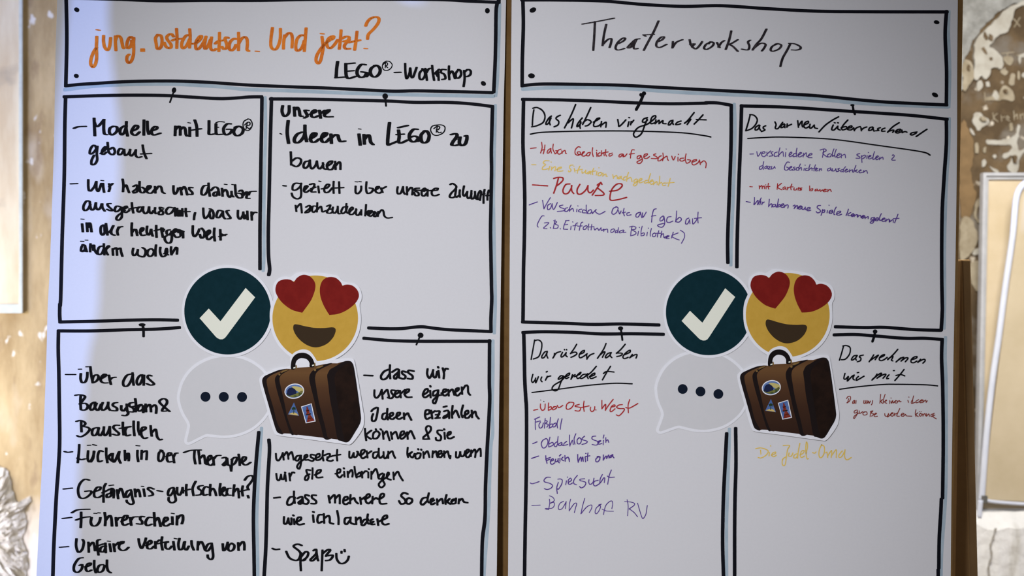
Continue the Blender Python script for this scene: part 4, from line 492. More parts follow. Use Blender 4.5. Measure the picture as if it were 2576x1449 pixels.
def emoji_cut(i, cx, cy, rot, sc):
    P = placer(cx, cy, rot, sc); ox, oy = 1075, 446
    c = Cut(i, 'heart_eyes_cutout', 'yellow smiling face cut-out with red heart eyes ' + WHERE[i], 'paper cut-out', cx, cy, 1.95 * MM, 'heart-eyed face cut-outs')
    c.back(P(rel("737 440 742 370 762 312 770 280 760 230 772 180 808 146 850 135 890 138 910 125 940 108 985 103 1040 108 1090 108 1150 112 1200 120 1245 132 1275 165 1310 178 1360 185 1400 215 1420 265 1418 310 1405 345 1415 440 1410 510 1390 580 1350 650 1290 710 1220 752 1150 778 1080 785 1000 775 920 750 850 700 790 630 750 540", ox, oy)))
    c.part('face', P(circ(0, 0, 318, n=96)), m_face)
    def heart(a, b):   # two sides meeting in a sharp notch and a sharp tip
        return rom([(x - ox, y - oy) for x, y in nums(a)], 6)[:-1] + rom([(x - ox, y - oy) for x, y in nums(b)], 6)[:-1]
    c.part('heart_eye', P(heart("978 405 900 382 830 330 787 268 780 220 800 175 845 157 890 160 918 178", "918 178 940 145 985 123 1035 135 1070 175 1075 225 1050 300 1015 355 978 405")), m_heart, 2)
    c.part('heart_eye', P(heart("1180 422 1140 355 1114 285 1110 220 1130 165 1175 140 1225 145 1262 175 1277 205", "1277 205 1310 195 1355 205 1390 240 1399 285 1372 335 1315 382 1250 412 1180 422")), m_heart, 2)
    c.part('mouth', P(rel("912 505 922 491 950 493 1000 505 1070 517 1140 518 1200 513 1222 520 1227 542 1207 590 1160 637 1095 661 1040 656 985 627 940 583 915 538", ox, oy)), m_mouth, 2)
def bubble_cut(i, cx, cy, rot, sc):
    P = placer(cx, cy, rot, sc); ox, oy = 394, 1030
    q = rel("67 1020 75 1090 100 1155 130 1205 142 1238 138 1275 122 1345 121 1364 130 1368 150 1361 210 1330 262 1307 300 1309 400 1317 500 1303 600 1260 680 1190 728 1110 745 1010 730 920 690 850 620 790 530 748 430 733 330 742 230 780 150 840 95 920", ox, oy)
    c = Cut(i, 'speech_bubble_cutout', 'pale grey speech bubble cut-out with three dots ' + WHERE[i], 'paper cut-out', cx, cy, 0.45 * MM, 'speech bubble cut-outs')
    c.back(P(grow(q, 21))); c.part('bubble', P(q), m_bub)
    for x in (258, 394, 530): c.part('dot', P(circ(x - ox, (x - 394) / 136.0, 37, n=40)), m_dot, 2)
# the printed suitcase: its browns are the print's own
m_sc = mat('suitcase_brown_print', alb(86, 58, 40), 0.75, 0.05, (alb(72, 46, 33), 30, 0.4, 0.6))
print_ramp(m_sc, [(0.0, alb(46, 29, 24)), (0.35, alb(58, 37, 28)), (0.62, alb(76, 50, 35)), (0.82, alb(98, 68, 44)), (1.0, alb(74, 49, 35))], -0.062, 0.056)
m_strap = mat('suitcase_strap_print', alb(27, 20, 21), 0.75, 0.05)
m_side = mat('suitcase_side_print', alb(36, 23, 19), 0.75, 0.05, (alb(26, 17, 15), 40, 0.4, 0.6))
m_gold = mat('suitcase_buckle_print', alb(118, 92, 56), 0.75, 0.05)
m_hand = mat('suitcase_handle_print', alb(22, 18, 20), 0.75, 0.05)
m_blue = mat('blue_print', alb(66, 92, 150), 0.75, 0.05, (alb(96, 118, 172), 60, 0.4, 0.6))
m_navy = mat('mountain_print', alb(28, 34, 66), 0.75, 0.05)
m_ridge = mat('ridge_print', alb(176, 162, 108), 0.75, 0.05)
m_green = mat('valley_print', alb(52, 66, 40), 0.75, 0.05, (alb(112, 110, 60), 90, 0.45, 0.6))
m_sand = mat('sand_print', alb(190, 164, 104), 0.75, 0.05)
m_palm = mat('palm_print', alb(34, 52, 36), 0.75, 0.05)
m_tower = mat('tower_print', alb(112, 38, 28), 0.75, 0.05, (alb(140, 80, 70), 140, 0.5, 0.7))
def case_cut(i, f):
    k = 5.571; ox, oy = 750, 700
    x0, y0 = f((ox, oy))
    def Q(t, smooth=True, step=14):
        p = nums(t) if isinstance(t, str) else t
        if smooth: p = rom(p, step, True)
        return [f(a) for a in p]
    c = Cut(i, 'suitcase_cutout', 'brown strapped suitcase cut-out with travel stickers ' + WHERE[i], 'paper cut-out', x0, y0, 2.75 * MM, 'suitcase cut-outs')
    c.back(Q("18 470 42 425 100 380 200 330 320 296 420 290 448 262 452 165 498 102 560 66 630 50 700 62 752 102 800 170 830 215 880 224 1000 200 1180 176 1295 172 1345 205 1372 330 1420 600 1470 900 1485 990 1478 1110 1440 1200 1350 1325 1290 1380 1240 1380 1100 1362 560 1290 280 1254 222 1205 170 1060 100 800 40 600"))
    body = "60 510 58 480 80 435 140 400 290 340 400 321 470 325 560 305 740 295 810 280 930 256 1030 244 1110 245 1200 220 1285 213 1320 240 1345 310 1390 600 1438 960 1440 1040 1420 1105 1370 1190 1265 1343 1160 1330 1110 1311 1022 1299 1005 1306 930 1300 905 1286 560 1246 542 1251 470 1241 455 1229 372 1226 350 1231 290 1222 258 1190 220 1080 130 770 70 560"
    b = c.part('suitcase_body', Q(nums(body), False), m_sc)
    def add(nm, t, m, lv, smooth=True, par=None): return c.part(nm, Q(t, smooth), m, lv, par or b)
    add('corner_band', "58 485 80 435 140 400 290 340 410 322 330 350 200 405 138 450 120 500 150 650 210 850 270 1080 350 1231 290 1222 258 1190 220 1080 130 770 70 560", m_strap, 3, True)
    add('strap', "238 460 262 415 330 365 410 335 440 335 340 395 305 440 302 490 320 580 370 800 410 1000 465 1160 500 1244 455 1229 400 1080 340 880 280 680 243 530", m_strap, 3, True)
    add('strap', "720 420 745 370 800 325 950 256 1035 246 880 325 820 375 800 430 800 480 815 580 850 780 900 980 940 1130 970 1270 1005 1306 930 1300 880 1130 830 960 780 740 730 540 717 470", m_strap, 3, True)
    add('corner_band', "968 430 975 390 1010 330 1080 290 1200 220 1285 213 1320 240 1345 310 1390 600 1438 960 1440 1040 1420 1105 1370 1190 1265 1343 1160 1330 1110 1290 1060 1010 1010 760 985 560", m_strap, 3, True)
    add('side_panel', "1070 460 1085 390 1130 330 1230 250 1290 240 1325 330 1375 620 1420 960 1420 1040 1400 1105 1265 1335 1215 1330 1190 1240 1150 1010 1100 720", m_side, 4, False)
    add('buckle', "318 385 340 350 400 335 428 338 360 365", m_gold, 4, False)
    add('buckle', "808 322 830 292 900 274 918 283 850 315", m_gold, 4, False)
    add('stud', circ(300, 402, 14, n=20), m_gold, 4, False)
    add('stud', circ(797, 337, 17, n=20), m_gold, 4, False)
    h = c.part('handle', Q(nums("463 325 464 230 490 160 545 112 620 97 690 112 745 155 780 215 792 290 726 298 720 240 690 195 640 175 590 175 545 205 525 250 522 322"), True, 10), m_hand, 2)
    for t in ("495 300 522 294 522 314 495 320", "755 268 782 260 785 278 758 286"): add('clasp', t, m_white, 3, False, h)
    for t in ("526 268 540 268 549 316 530 321", "787 238 802 238 808 286 790 292"): add('clasp_ring', t, m_gold, 3, False, h)
    o = add('oval_sticker', circ(508, 635, 138, 106, -10), m_cut, 5, False)
    add('sky_print', circ(508, 635, 124, 92, -10), m_blue, 6, False, o)
    add('ridge_print', "470 575 520 565 590 580 628 600 632 640 600 660 560 640 520 620", m_ridge, 7, True, o)
    add('valley_print', "396 668 450 690 520 672 570 650 615 625 630 640 610 680 560 708 500 722 440 712 410 695", m_green, 7, True, o)
    add('mountain_print', "400 676 412 620 440 590 480 583 520 610 540 640 535 670 480 690 440 700", m_navy, 8, False, o)
    t3 = add('triangle_sticker', "503 793 420 960 574 980", m_blue, 5, False)
    add('sand_print', "427 956 470 938 505 930 540 945 562 970 566 977", m_sand, 6, False, t3)
    add('palm_print', "494 948 498 890 470 905 478 880 466 872 490 862 500 850 515 862 534 870 524 880 530 905 508 888 506 948", m_palm, 7, False, t3)
    st = add('stamp_sticker', "602 850 750 805 807 1058 668 1085", m_cut, 5, False)
    add('sky_print', "614 857 741 818 793 1049 677 1072", m_blue, 6, False, st)
    add('tower_print', "684 1070 698 972 730 962 792 1048", m_tower, 7, False, st)
    add('tower_print', "668 962 682 940 670 905 680 880 676 862 686 846 696 860 702 880 716 905 722 935 738 952 700 970", m_tower, 7, False, st)
    for t in ("672 962 742 946 746 958 676 974", "676 906 716 896 719 906 679 916", "690 1020 760 1004 762 1010 692 1026"): add('tower_deck_print', t, m_hand, 8, False, st)
bubble_cut(0, 430 + 394 / 2.957, 650 + 1030 / 2.957, 0, 1)
check_cut(0, 430 + 423 / 2.957, 650 + 393 / 2.957, 0, 1)
emoji_cut(0, 430 + 1075 / 2.957, 650 + 446 / 2.957, 0, 1)
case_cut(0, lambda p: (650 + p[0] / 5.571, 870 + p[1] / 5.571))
bubble_cut(1, 1620 + 420 / 2.957, 650 + 990 / 2.957, 7.5, 0.985)
check_cut(1, 1620 + 481 / 2.957, 650 + 401 / 2.957, -3.5, 0.99)
emoji_cut(1, 1620 + 1067 / 2.957, 650 + 420 / 2.957, 3.5, 0.98)
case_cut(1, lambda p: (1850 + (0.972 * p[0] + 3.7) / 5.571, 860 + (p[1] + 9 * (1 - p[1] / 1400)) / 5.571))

# ================================================================ brown boards behind the sheets
def floor_board(i, px, z0, z1, label, s=None):
    s = s or SH[i]; org = s.world(700 + 1100 * i, 1449)
    pts = [s.uv(x, y, org) for x, y in px]
    # run the two lower corners down to the floor
    def drop(a, b):
        (ax, ay), (bx, by) = a, b
        zt = lambda q: (org + s.u * q[0] + s.v * q[1] + s.n * z0).z
        za, zb = zt(a), zt(b); t = (za - 0.004) / (za - zb)
        return (ax + (bx - ax) * t, ay + (by - ay) * t)
    tl, bl, br, tr = pts
    bl2, br2 = drop(tl, bl), drop(tr, br)
    base = org + s.u * ((bl2[0] + br2[0]) / 2) + s.v * min(bl2[1], br2[1])
    d = ((bl2[0] + br2[0]) / 2, min(bl2[1], br2[1]))
    uv = [(a - d[0], b - d[1]) for a, b in (tl, bl2, br2, tr)]
    V = [(a, b, z1) for a, b in uv] + [(a, b, z0) for a, b in uv]
    F = [(0, 1, 2, 3), (7, 6, 5, 4)] + [(k, k + 4, (k + 1) % 4 + 4, (k + 1) % 4) for k in range(4)]
    o = mesh('pin_board', V, F, m_board); o.matrix_world = s.matrix(base)
    bv = o.modifiers.new('bevel', 'BEVEL'); bv.width = 0.002; bv.segments = 2
    tag(o, label, 'pin board', 'brown boards carrying the sheets')
UP = Sheet(2.134, 1.6); UP.p0 = SH[0].world(1288, -165)       # the first board stands upright, its sheet swings out below
floor_board(0, [(166, -190), (100, 1449), (1281, 1449), (1289.5, -190)], -16 * MM, -1.2 * MM, 'brown board behind the sheet with the orange heading', UP)
floor_board(1, [(1292, -190), (1283, 1449), (2397, 1449), (2428, -190)], -14 * MM, -1.2 * MM, 'brown board behind the Theaterworkshop sheet, beside the cardboard post')

# cardboard post standing behind the second board
YP = 0.10
tl, tr, br_, bl_ = at(2400, 653, YP), at(2444.5, 653, YP), at(2463, 1449, YP), at(2396, 1449, YP)
fold_t, fold_b = at(2419.5, 653, YP), at(2441, 1449, YP)
def down(a, b): t = (a.z - 0.003) / (a.z - b.z); return a + (b - a) * t
Lb, Fb, Rb = down(tl, bl_), down(fold_t, fold_b), down(tr, br_)
def sec(l, f, r): return [l + Vector((0, 0.030, 0)), f + Vector((0, 0.0, 0)), r + Vector((0, 0.004, 0)), r + Vector((-0.004, 0.055, 0)), l + Vector((0.0, 0.055, 0))]
top, bot = sec(tl, fold_t, tr), sec(Lb, Fb, Rb)
base = sum(bot, Vector()) / 5
V = [tuple(p - base) for p in top + bot]
F = [(0, 1, 2, 3, 4), (9, 8, 7, 6, 5)] + [(k, k + 5, (k + 1) % 5 + 5, (k + 1) % 5) for k in range(5)]
o = mesh('cardboard_post', V, [f[::-1] for f in F], m_card); o.location = base
bv = o.modifiers.new('bevel', 'BEVEL'); bv.width = 0.0025; bv.segments = 2
tag(o, 'folded brown cardboard post standing behind the right edge of the board', 'post')

# ================================================================ the room
YB = 1.5
m_floor = mat('floor_boards', (0.36, 0.27, 0.18), 0.6, 0.3, ((0.26, 0.19, 0.12), 6, 0.35, 0.65, (1, 8, 1)))
tag(boxes('floor', [(-2.3, 2.9, -4.2, 1.9, -0.1, 0.0)], m_floor), kind='structure')
m_wall = mat('old_wall', (0.085, 0.058, 0.032), 0.9, 0.1, ((0.165, 0.112, 0.06), 7, 0.40, 0.62), (45, 0.4, 0.01))
fleck(m_wall, (0.165, 0.14, 0.11), 9, 0.54, 0.64, (1, 1, 1), 3.1)
fleck(m_wall, (0.56, 0.50, 0.40), 26, 0.64, 0.70, (1, 1, 1), 8.3)
wall = tag(boxes('wall_back', [(-2.3, 2.9, YB, YB + 0.3, 0, 3.0)], m_wall), kind='structure')
m_wl = mat('white_wall', (0.78, 0.77, 0.75), 0.9, 0.1, ((0.70, 0.69, 0.67), 4, 0.4, 0.6))
WX0, WX1 = -2.25, -1.9
wall_left = tag(boxes('wall_left', [(WX0, WX1, -4.2, -3.5, 0, 3.0), (WX0, WX1, -3.5, -2.0, 0, 0.8), (WX0, WX1, -3.5, -2.0, 2.6, 3.0),
     (WX0, WX1, -2.0, -1.45, 0, 3.0), (WX0, WX1, -1.45, -0.832, 0, 0.7), (WX0, WX1, -1.45, -0.832, 2.7, 3.0),
     (WX0, WX1, -0.832, 0.65, 0, 3.0), (WX0, WX1, 0.65, 1.4, 0, 0.6), (WX0, WX1, 0.65, 1.4, 2.4, 3.0), (WX0, WX1, 1.4, YB, 0, 3.0)], m_wl), kind='structure')

tag(boxes('wall_right', [(2.6, 2.9, -0.2, 0.1, 0, 3.0), (2.6, 2.9, 0.1, 1.15, 0, 0.6), (2.6, 2.9, 0.1, 1.15, 2.4, 3.0), (2.6, 2.9, 1.15, YB, 0, 3.0)], m_wl), kind='structure')

# torn-off paint and plaster left on the wall: thin islands with ragged rims
def jag(p, amp, step):
    """ragged rim: short random nicks on a slower random wander"""
    q = rom(p, step, True); n = len(q); out = []
    ph = [random.uniform(0, 6.28) for _ in range(4)]
    for k, (x, y) in enumerate(q):
        a, b = q[k - 1], q[(k + 1) % n]; tx, ty = b[0] - a[0], b[1] - a[1]; l = math.hypot(tx, ty) or 1
        t = 2 * math.pi * k / n
        d = amp * (0.9 * math.sin(n / 9 * t + ph[0]) + 0.7 * math.sin(n / 5 * t + ph[1])) * 0.6 + random.uniform(-amp, amp) * 0.7
        out.append((x + ty / l * d, y - tx / l * d))
    return out
LAYER = [0]
def island(name, px, th, m, parent, amp=2.0, step=5, y=YB):
    pts = [at(a, b, y) for a, b in jag(px, amp, step)]
    ar = sum(p.x * q.z - q.x * p.z for p, q in zip(pts, pts[1:] + pts[:1]))
    if ar < 0: pts.reverse()
    n = len(pts); LAYER[0] += 1; th += LAYER[0] * 0.00012
    V = [(p.x, y - th, p.z) for p in pts] + [(p.x, y + 0.001, p.z) for p in pts]
    F = [tuple(range(n)), tuple(range(2 * n - 1, n - 1, -1))] + [(k, k + n, (k + 1) % n + n, (k + 1) % n) for k in range(n)]
    return mesh(name, V, F, m, parent)
m_pw = mat('old_white_paint', (0.43, 0.405, 0.345), 0.85, 0.1, ((0.35, 0.32, 0.26), 30, 0.40, 0.66), (80, 0.3, 0.004))
m_pb = mat('old_beige_paint', (0.34, 0.29, 0.205), 0.85, 0.1, ((0.25, 0.205, 0.135), 25, 0.40, 0.62), (80, 0.3, 0.004))
m_stone = mat('grey_plaster', (0.33, 0.325, 0.30), 0.95, 0.1, ((0.20, 0.195, 0.175), 22, 0.38, 0.62), (40, 0.6, 0.012))
m_tan = mat('ochre_plaster', (0.21, 0.135, 0.065), 0.9, 0.1, ((0.135, 0.088, 0.043), 14, 0.38, 0.62))
m_bare = mat('bare_brown_plaster', (0.11, 0.075, 0.042), 0.9, 0.1, ((0.17, 0.12, 0.07), 30, 0.4, 0.62))
m_wn = mat('worn_tan_plaster', (0.23, 0.17, 0.105), 0.9, 0.1, ((0.19, 0.13, 0.075), 25, 0.4, 0.62))
Z4 = lambda t: [(2400 + x / 3.148, y / 3.150) for x, y in nums(t)]
island('plaster_patch', Z4("-200 -300 700 -300 700 10 540 20 430 50 330 110 250 190 200 250 140 330 100 420 60 520 60 700 -40 700 -200 300"), 0.010, m_stone, wall)
island('paint_patch', Z4("560 10 500 25 420 70 350 130 290 190 240 240 180 300 150 360 150 430 150 520 145 600 170 640 210 610 240 635 270 600 280 545 310 540 350 555 375 530 375 480 345 430 310 400 265 380 290 350 320 310 365 270 410 262 440 180 470 90 520 50 560 45"), 0.0125, m_pw, wall, 1.6)
island('paint_patch', Z4("100 480 130 500 145 590 130 650 95 700 60 710 60 500"), 0.0112, m_pb, wall)
for t, m in (("180 660 210 640 225 670 210 715 185 722", m_pw), ("245 650 270 650 278 685 255 690", m_pw), ("365 550 395 545 420 570 400 598 370 590", m_pb),
             ("440 600 470 585 480 620 465 680 435 670", m_pb), ("505 565 520 590 515 640 498 630", m_pb), ("535 585 580 580 580 620 540 615", m_pw),
             ("390 455 440 445 465 480 440 520 400 500", m_pb), ("510 440 580 415 580 470 530 460 515 510", m_pw),
             ("250 775 290 765 320 715 350 760 355 725 395 680 440 700 470 750 460 805 400 790 330 800 250 795", m_pb), ("300 760 322 715 352 765 330 798", m_pw),
             ("150 905 185 890 225 920 265 945 275 975 230 1000 190 1040 165 1000 145 970", m_pw), ("125 1015 150 1040 160 1070 135 1060", m_pw),
             ("255 1110 330 1112 420 1100 460 1085 490 1050 505 985 520 1000 505 1080 495 1140 515 1200 560 1170 560 1200 520 1240 510 1310 490 1365 430 1360 420 1310 440 1290 450 1235 390 1260 385 1225 440 1195 460 1170 420 1150 300 1148 260 1140", m_pw),
             ("300 1235 325 1222 335 1245 315 1260", m_pw), ("215 1275 240 1262 250 1300 225 1325", m_pw), ("275 1320 320 1335 350 1365 310 1362", m_pw),
             ("160 1140 185 1135 185 1220 165 1215", m_pb), ("232 1165 248 1165 246 1215 232 1212", m_pb), ("430 985 455 980 460 1030 435 1040", m_pb),
             ("165 1610 205 1560 205 1600 170 1700 200 1760 180 1765 155 1700", m_pb), ("145 1990 205 1960 205 2010 150 2020", m_pw), ("50 1760 110 1720 180 1850 160 1960 50 2060", m_pb),
             ("120 2100 205 2080 205 2300 140 2260", m_pb)):
    island('paint_patch', Z4(t), 0.0035, m, wall, 1.3, 4)
island('plaster_patch', Z4("60 970 90 980 150 1150 130 1400 170 1560 90 1760 40 1600 40 1100"), 0.002, m_tan, wall)
for t, m in (("205 395 220 420 240 440 232 405 215 380", m_bare), ("225 260 245 300 240 330 222 300", m_bare), ("262 280 285 290 282 335 262 315", m_bare), ("270 460 284 468 280 486 266 478", m_bare),
             ("385 715 402 722 396 752 384 738", m_bare), ("455 1235 478 1250 470 1300 458 1290", m_bare), ("190 940 210 930 240 960 205 965", m_pb), ("95 520 108 530 104 570 92 560", m_bare)):
    island('bare_spot', Z4(t), 0.0165, m, wall, 1.2, 3)
# scratched writing on the brown plaster
def scratch(strokes, w):
    V, F = [], []; nb = nib(w, w, 6)
    for t in strokes.split(';'):
        p = rom(Z4(t), 4)
        for a, b in zip(p, p[1:]):
            hl = hull([(a[0] + x, a[1] + y) for x, y in nb] + [(b[0] + x, b[1] + y) for x, y in nb]); n = len(V)
            for x, y in hl:
                q = at(x, y, YB); V.append((q.x, YB - 0.0022 - 1e-5 * (len(F) % 5), q.z))
            F.append(tuple(range(n, n + len(hl))))
    return mesh('scratched_writing', V, F, m_pb, wall)
scratch("305 895 312 950;340 900 312 930 345 965;370 915 375 960;372 935 400 925;412 950 435 935 420 920 412 945 440 960;470 880 475 950;475 930 495 905 500 945;520 905 525 945;525 920 545 900 555 940", 2.2)
scratch("470 150 520 210;520 140 475 215;375 425 470 415;420 425 425 500;500 440 580 420;240 735 245 800", 2.6)

# ---- the old door leaf at the left, with its raised panel
m_door = mat('stripped_wood', (0.36, 0.25, 0.115), 0.75, 0.2, ((0.60, 0.46, 0.25), 4.2, 0.36, 0.64, (3, 1, 0.8)), (60, 0.25, 0.004))
fleck(m_door, (0.86, 0.79, 0.66), 2.2, 0.46, 0.60, (1.5, 1, 0.7), 0.35)
fleck(m_door, (0.80, 0.76, 0.66), 30, 0.655, 0.70, (1.2, 1, 0.8), 1.7)
fleck(m_door, (0.28, 0.185, 0.10), 8, 0.62, 0.76, (2.5, 1, 0.9), 5.2)
m_panel = mat('bleached_wood', (0.70, 0.56, 0.36), 0.75, 0.2, ((0.84, 0.74, 0.53), 6, 0.36, 0.62, (3, 1, 0.6)))
fleck(m_panel, (0.42, 0.36, 0.27), 7, 0.60, 0.80, (1.2, 1, 1.4), 2.4)
m_mint = mat('mint_white_paint', (0.66, 0.72, 0.66), 0.7, 0.1, ((0.58, 0.62, 0.57), 40, 0.4, 0.65))
YD = YB - 0.045
xl, xr = at(-420, 0, YD).x, at(420, 0, YD).x
door = tag(boxes('door_1', [(xl, xr, YD, YB - 0.002, 0.0, 2.45)], m_door), kind='structure')
px0, px1 = at(-300, 0, YD - .02).x, at(52, 0, YD - .02).x
pz0, pz1 = at(0, 788, YD - .02).z, 2.28
boxes('door_panel', [(px0, px1, YD - 0.006, YD + 0.004, pz0, pz1)], m_panel, door)
b_ = 0.022
boxes('panel_moulding', [(px1 - 0.008, px1, YD - 0.009, YD - 0.004, pz0, pz1), (px0, px1 - 0.008, YD - 0.009, YD - 0.004, pz0, pz0 + b_)], m_mint, door)
# torn fibrous plaster hanging at the foot of the door leaf
m_torn = mat('torn_plaster', (0.74, 0.70, 0.62), 0.95, 0.03, ((0.56, 0.51, 0.42), 22, 0.44, 0.66), (90, 0.5, 0.01))
rim = [(x / 1.935, 700 + y / 1.935) for x, y in nums("-260 860 -90 880 0 912 45 952 62 1030 80 1085 112 1105 145 1062 148 1085 122 1130 130 1170 126 1225 112 1265 130 1330 138 1380 128 1450 140 1540 120 1640 -260 1640")]
outl = jag(rim, 2.2, 6)
cx = at(-60, 1330, YD)
V, F = [], []
ring_n = 9
for k in range(ring_n + 1):
    t = k / ring_n
    for (x, y) in outl:
        p = at(x, y, YD); q = p.lerp(cx, t)
        hgt = 0.002 + 0.016 * min(1, t * 3.2) + (random.uniform(-0.005, 0.005) if k else 0)
        V.append((q.x + (random.uniform(-.006, .006) if 0 < k < ring_n else 0), YD - max(0.001, hgt), q.z + (random.uniform(-.006, .006) if 0 < k < ring_n else 0)))
n = len(outl)
for k in range(ring_n):
    for j in range(n): F.append((k * n + j, k * n + (j + 1) % n, (k + 1) * n + (j + 1) % n, (k + 1) * n + j))
tp = mesh('torn_plaster', V, F, m_torn, door)

# ---- masonry ledge with the two leaning boards at the right
m_ledge = mat('pale_plaster', (0.80, 0.78, 0.74), 0.95, 0.1, ((0.68, 0.665, 0.63), 9, 0.38, 0.62, (1, 1, 0.5)), (30, 0.6, 0.012))
fleck(m_ledge, (0.40, 0.37, 0.31), 5, 0.60, 0.72, (2.2, 1, 0.6), 4.4)
YL = YB - 0.16
zl = at(0, 1288, YL).z
xl0 = at(2320, 0, YL).x
V, F = [], []
nx = 60
for j in range(nx + 1):       # a broken, uneven upper rim
    x = xl0 + (2.58 - xl0) * j / nx
    e1, e2 = random.uniform(-0.012, 0.016), random.uniform(-0.008, 0.008)
    V += [(x, YL + 0.01 + e2, 0.0), (x, YL + e2, zl - 0.035 + e1), (x, YL + 0.025, zl - 0.002 + e1 * 0.3), (x, YB - 0.001, zl), (x, YB - 0.001, 0)]
for j in range(nx):
    a, b = j * 5, j * 5 + 5
    F += [(a + k, b + k, b + k + 1, a + k + 1) for k in range(4)]
F += [(0, 1, 2, 3, 4), tuple(nx * 5 + k for k in (4, 3, 2, 1, 0))]
ledge = tag(mesh('trim_1', V, F, m_ledge), kind='structure')
# crack in the ledge
V, F = [], []
pts = rom([(2380 + x / 3.227, 1000 + y / 3.227) for x, y in nums("405 1060 380 1150 362 1200 370 1290 345 1370 350 1449 340 1560")], 3)
for k, (x, y) in enumerate(pts):
    q = at(x, y, YL - 0.012); w = 0.0022 + 0.001 * math.sin(k)
    V += [(q.x - w, YL - 0.011, q.z), (q.x + w, YL - 0.011, q.z)]
F = [(2 * k, 2 * k + 1, 2 * k + 3, 2 * k + 2) for k in range(len(pts) - 1)]
mesh('plaster_crack', V, F, mat('crack', (0.33, 0.30, 0.25), 0.9, 0.1), ledge)

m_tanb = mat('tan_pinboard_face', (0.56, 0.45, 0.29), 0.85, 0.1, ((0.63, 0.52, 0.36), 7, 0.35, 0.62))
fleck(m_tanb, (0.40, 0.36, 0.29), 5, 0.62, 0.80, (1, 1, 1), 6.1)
m_tan2 = mat('darker_tan_face', (0.47, 0.385, 0.25), 0.85, 0.1, ((0.53, 0.44, 0.30), 6, 0.35, 0.62))  # the tube-framed board's own darker tan
m_alu = mat('pale_grey_frame', (0.46, 0.46, 0.47), 0.5, 0.2, ((0.40, 0.40, 0.41), 30, 0.4, 0.6))
m_tube = mat('white_lacquered_tube', (0.60, 0.62, 0.69), 0.4, 0.25, ((0.56, 0.58, 0.65), 12, 0.4, 0.6))
m_joint = mat('dark_joint', (0.10, 0.095, 0.085), 0.6, 0.3, ((0.14, 0.13, 0.12), 30, 0.4, 0.6))
def quad_prism(name, pts, th, m, parent):   # pts: four corners seen from the front, th: depth away from the viewer
    V = [tuple(p) for p in pts] + [tuple(p + Vector((0, th, 0))) for p in pts]
    F = [(0, 1, 2, 3), (7, 6, 5, 4)] + [(k, k + 4, (k + 1) % 4 + 4, (k + 1) % 4) for k in range(4)]
    return mesh(name, V, [f[::-1] for f in F], m, parent)
# framed board: leans on the wall, its foot on the ledge
Y0t, Y0b = YB - 0.045, YB - 0.105
def fb(px, py):
    t = (py - 437) / (1290 - 437)
    return at(px, py, Y0t + (Y0b - Y0t) * t)
base = fb(2760, 1286)
e = bpy.data.objects.new('framed_board', None); C.objects.link(e); e.location = base
tag(e, 'tan board in a pale grey stepped frame leaning on the peeling wall', 'board')
R = lambda px, py, dy=0: fb(px, py) - base + Vector((0, dy, 0))
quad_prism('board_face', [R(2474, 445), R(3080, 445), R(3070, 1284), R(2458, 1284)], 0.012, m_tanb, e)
def bar(nm, a, b, c, d, dy, th, m): quad_prism(nm, [R(*a, dy), R(*b, dy), R(*c, dy), R(*d, dy)], th, m, e)
bar('frame_side', (2468.5, 435.5), (2476.5, 435.5), (2461, 1286), (2452.5, 1286), -0.016, 0.024, m_alu)
bar('inner_moulding', (2477.5, 444), (2484, 450), (2467, 1278), (2460.5, 1284), -0.008, 0.014, m_alu)
bar('frame_top', (2476.5, 435.5), (3085, 435.5), (3085, 443.5), (2476.5, 443.5), -0.016, 0.024, m_alu)
bar('inner_moulding', (2478.5, 445), (3080, 445), (3080, 452), (2485, 452), -0.008, 0.014, m_alu)
bar('frame_side', (3080, 444), (3092, 444), (3084, 1286), (3072, 1286), -0.016, 0.024, m_alu)
bar('frame_bottom', (2461.5, 1279), (3072, 1279), (3072, 1286), (2461, 1286), -0.016, 0.024, m_alu)
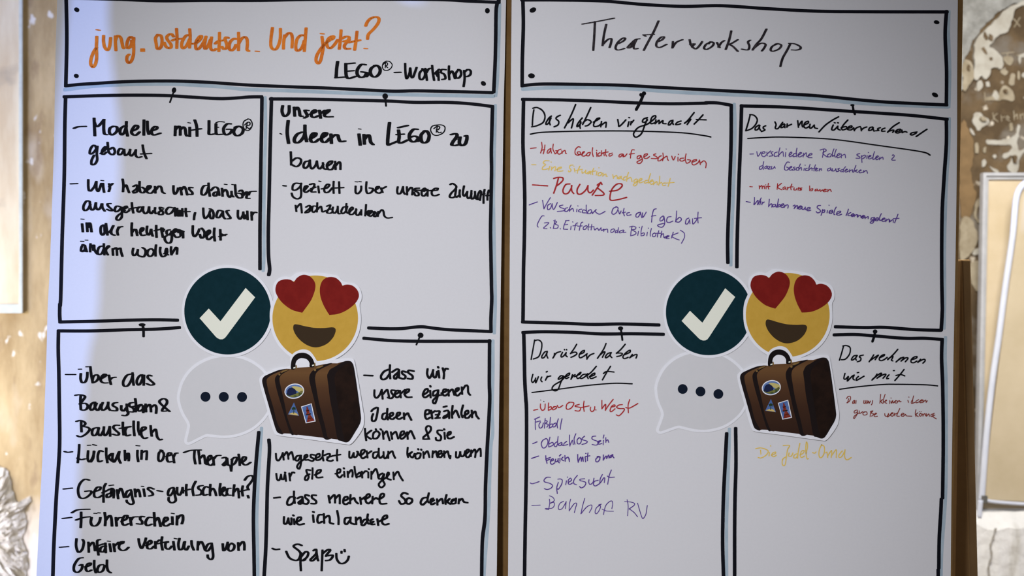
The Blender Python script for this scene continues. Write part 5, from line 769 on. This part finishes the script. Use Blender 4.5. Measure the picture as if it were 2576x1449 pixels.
# board in a white tube frame, tilted, standing in front of it
YT = YB - 0.135
base2 = at(2700, 1290, YT)
e2 = bpy.data.objects.new('tube_frame_board', None); C.objects.link(e2); e2.location = base2
tag(e2, 'tilted tan board in a white rounded tube frame with a thin bottom rail', 'board')
def tube(name, px, r, m, parent, y, seg=10):
    p = [at(a, b, y) - base2 for a, b in rom(px, 8)]
    V, F = [], []
    for k, c in enumerate(p):
        d = (p[min(k + 1, len(p) - 1)] - p[max(k - 1, 0)]).normalized(); sx = d.cross(Vector((0, 1, 0))).normalized()
        for j in range(seg):
            t = 2 * math.pi * j / seg
            V.append(tuple(c + sx * r * math.cos(t) + Vector((0, 1, 0)) * r * math.sin(t)))
    for k in range(len(p) - 1):
        for j in range(seg): F.append((k * seg + j, k * seg + (j + 1) % seg, (k + 1) * seg + (j + 1) % seg, (k + 1) * seg + j))
    F += [tuple(range(seg))[::-1], tuple((len(p) - 1) * seg + j for j in range(seg))]
    return mesh(name, V, F, m, parent, True)
tube('tube_frame', nums("3020 500 2900 484 2700 460 2600 456 2580 460 2565 475 2557 497 2553 530 2547 596 2529 720 2512 850 2496 960 2481 1100 2469 1258"), 0.0078, m_tube, e2, YT)
q = [(2566, 470), (3000, 490), (2990, 1284), (2472, 1256)]
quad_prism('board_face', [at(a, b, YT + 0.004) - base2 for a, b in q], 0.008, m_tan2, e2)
tube('bottom_rail', nums("2474 1257 2520 1264 2700 1275 3000 1288"), 0.0042, m_tube, e2, YT - 0.004)
tube('frame_foot', nums("2467 1258 2464.5 1284 2463 1302"), 0.0062, m_tube, e2, YT - 0.01)
jq = [(2470, 1247), (2485, 1248), (2484, 1266), (2469, 1265)]
quad_prism('corner_joint', [at(a, b, YT - 0.011) - base2 for a, b in jq], 0.012, m_joint, e2)

# ---- unseen blocker added in the window, cut to shape the first sheet's daylight strip
m_blocker = mat('blocker_grey', (0.42, 0.40, 0.42), 0.95, 0.05, ((0.36, 0.34, 0.36), 20, 0.4, 0.6))
XC = WX1 + 0.06
edge = nums("285 -160 272 30 278 120 288 220 297 300 302 400 296 500 272 590 253 650 248 760 238 830 224 890 214 1000 203 1130 196 1250 191 1449 186 1650")
ev = []
for x, y in rom(edge, 20):
    wp = SH[0].world(x, y); t = (XC - wp.x) / SUND.x
    ev.append(wp + SUND * t)
far = -1.62
V, F = [], []
cols = 24
for p in ev:
    for j in range(cols + 1):
        t = j / cols; yy = p.y + (far - p.y) * t
        V.append((XC + 0.022 * math.sin(t * 40) * min(1, t * 6), yy, p.z))
for k in range(len(ev) - 1):
    for j in range(cols):
        a = k * (cols + 1) + j; F.append((a, a + 1, a + cols + 2, a + cols + 1))
zs = [p.z for p in ev]
mesh('light_blocker', V, F, m_blocker, wall_left, True)
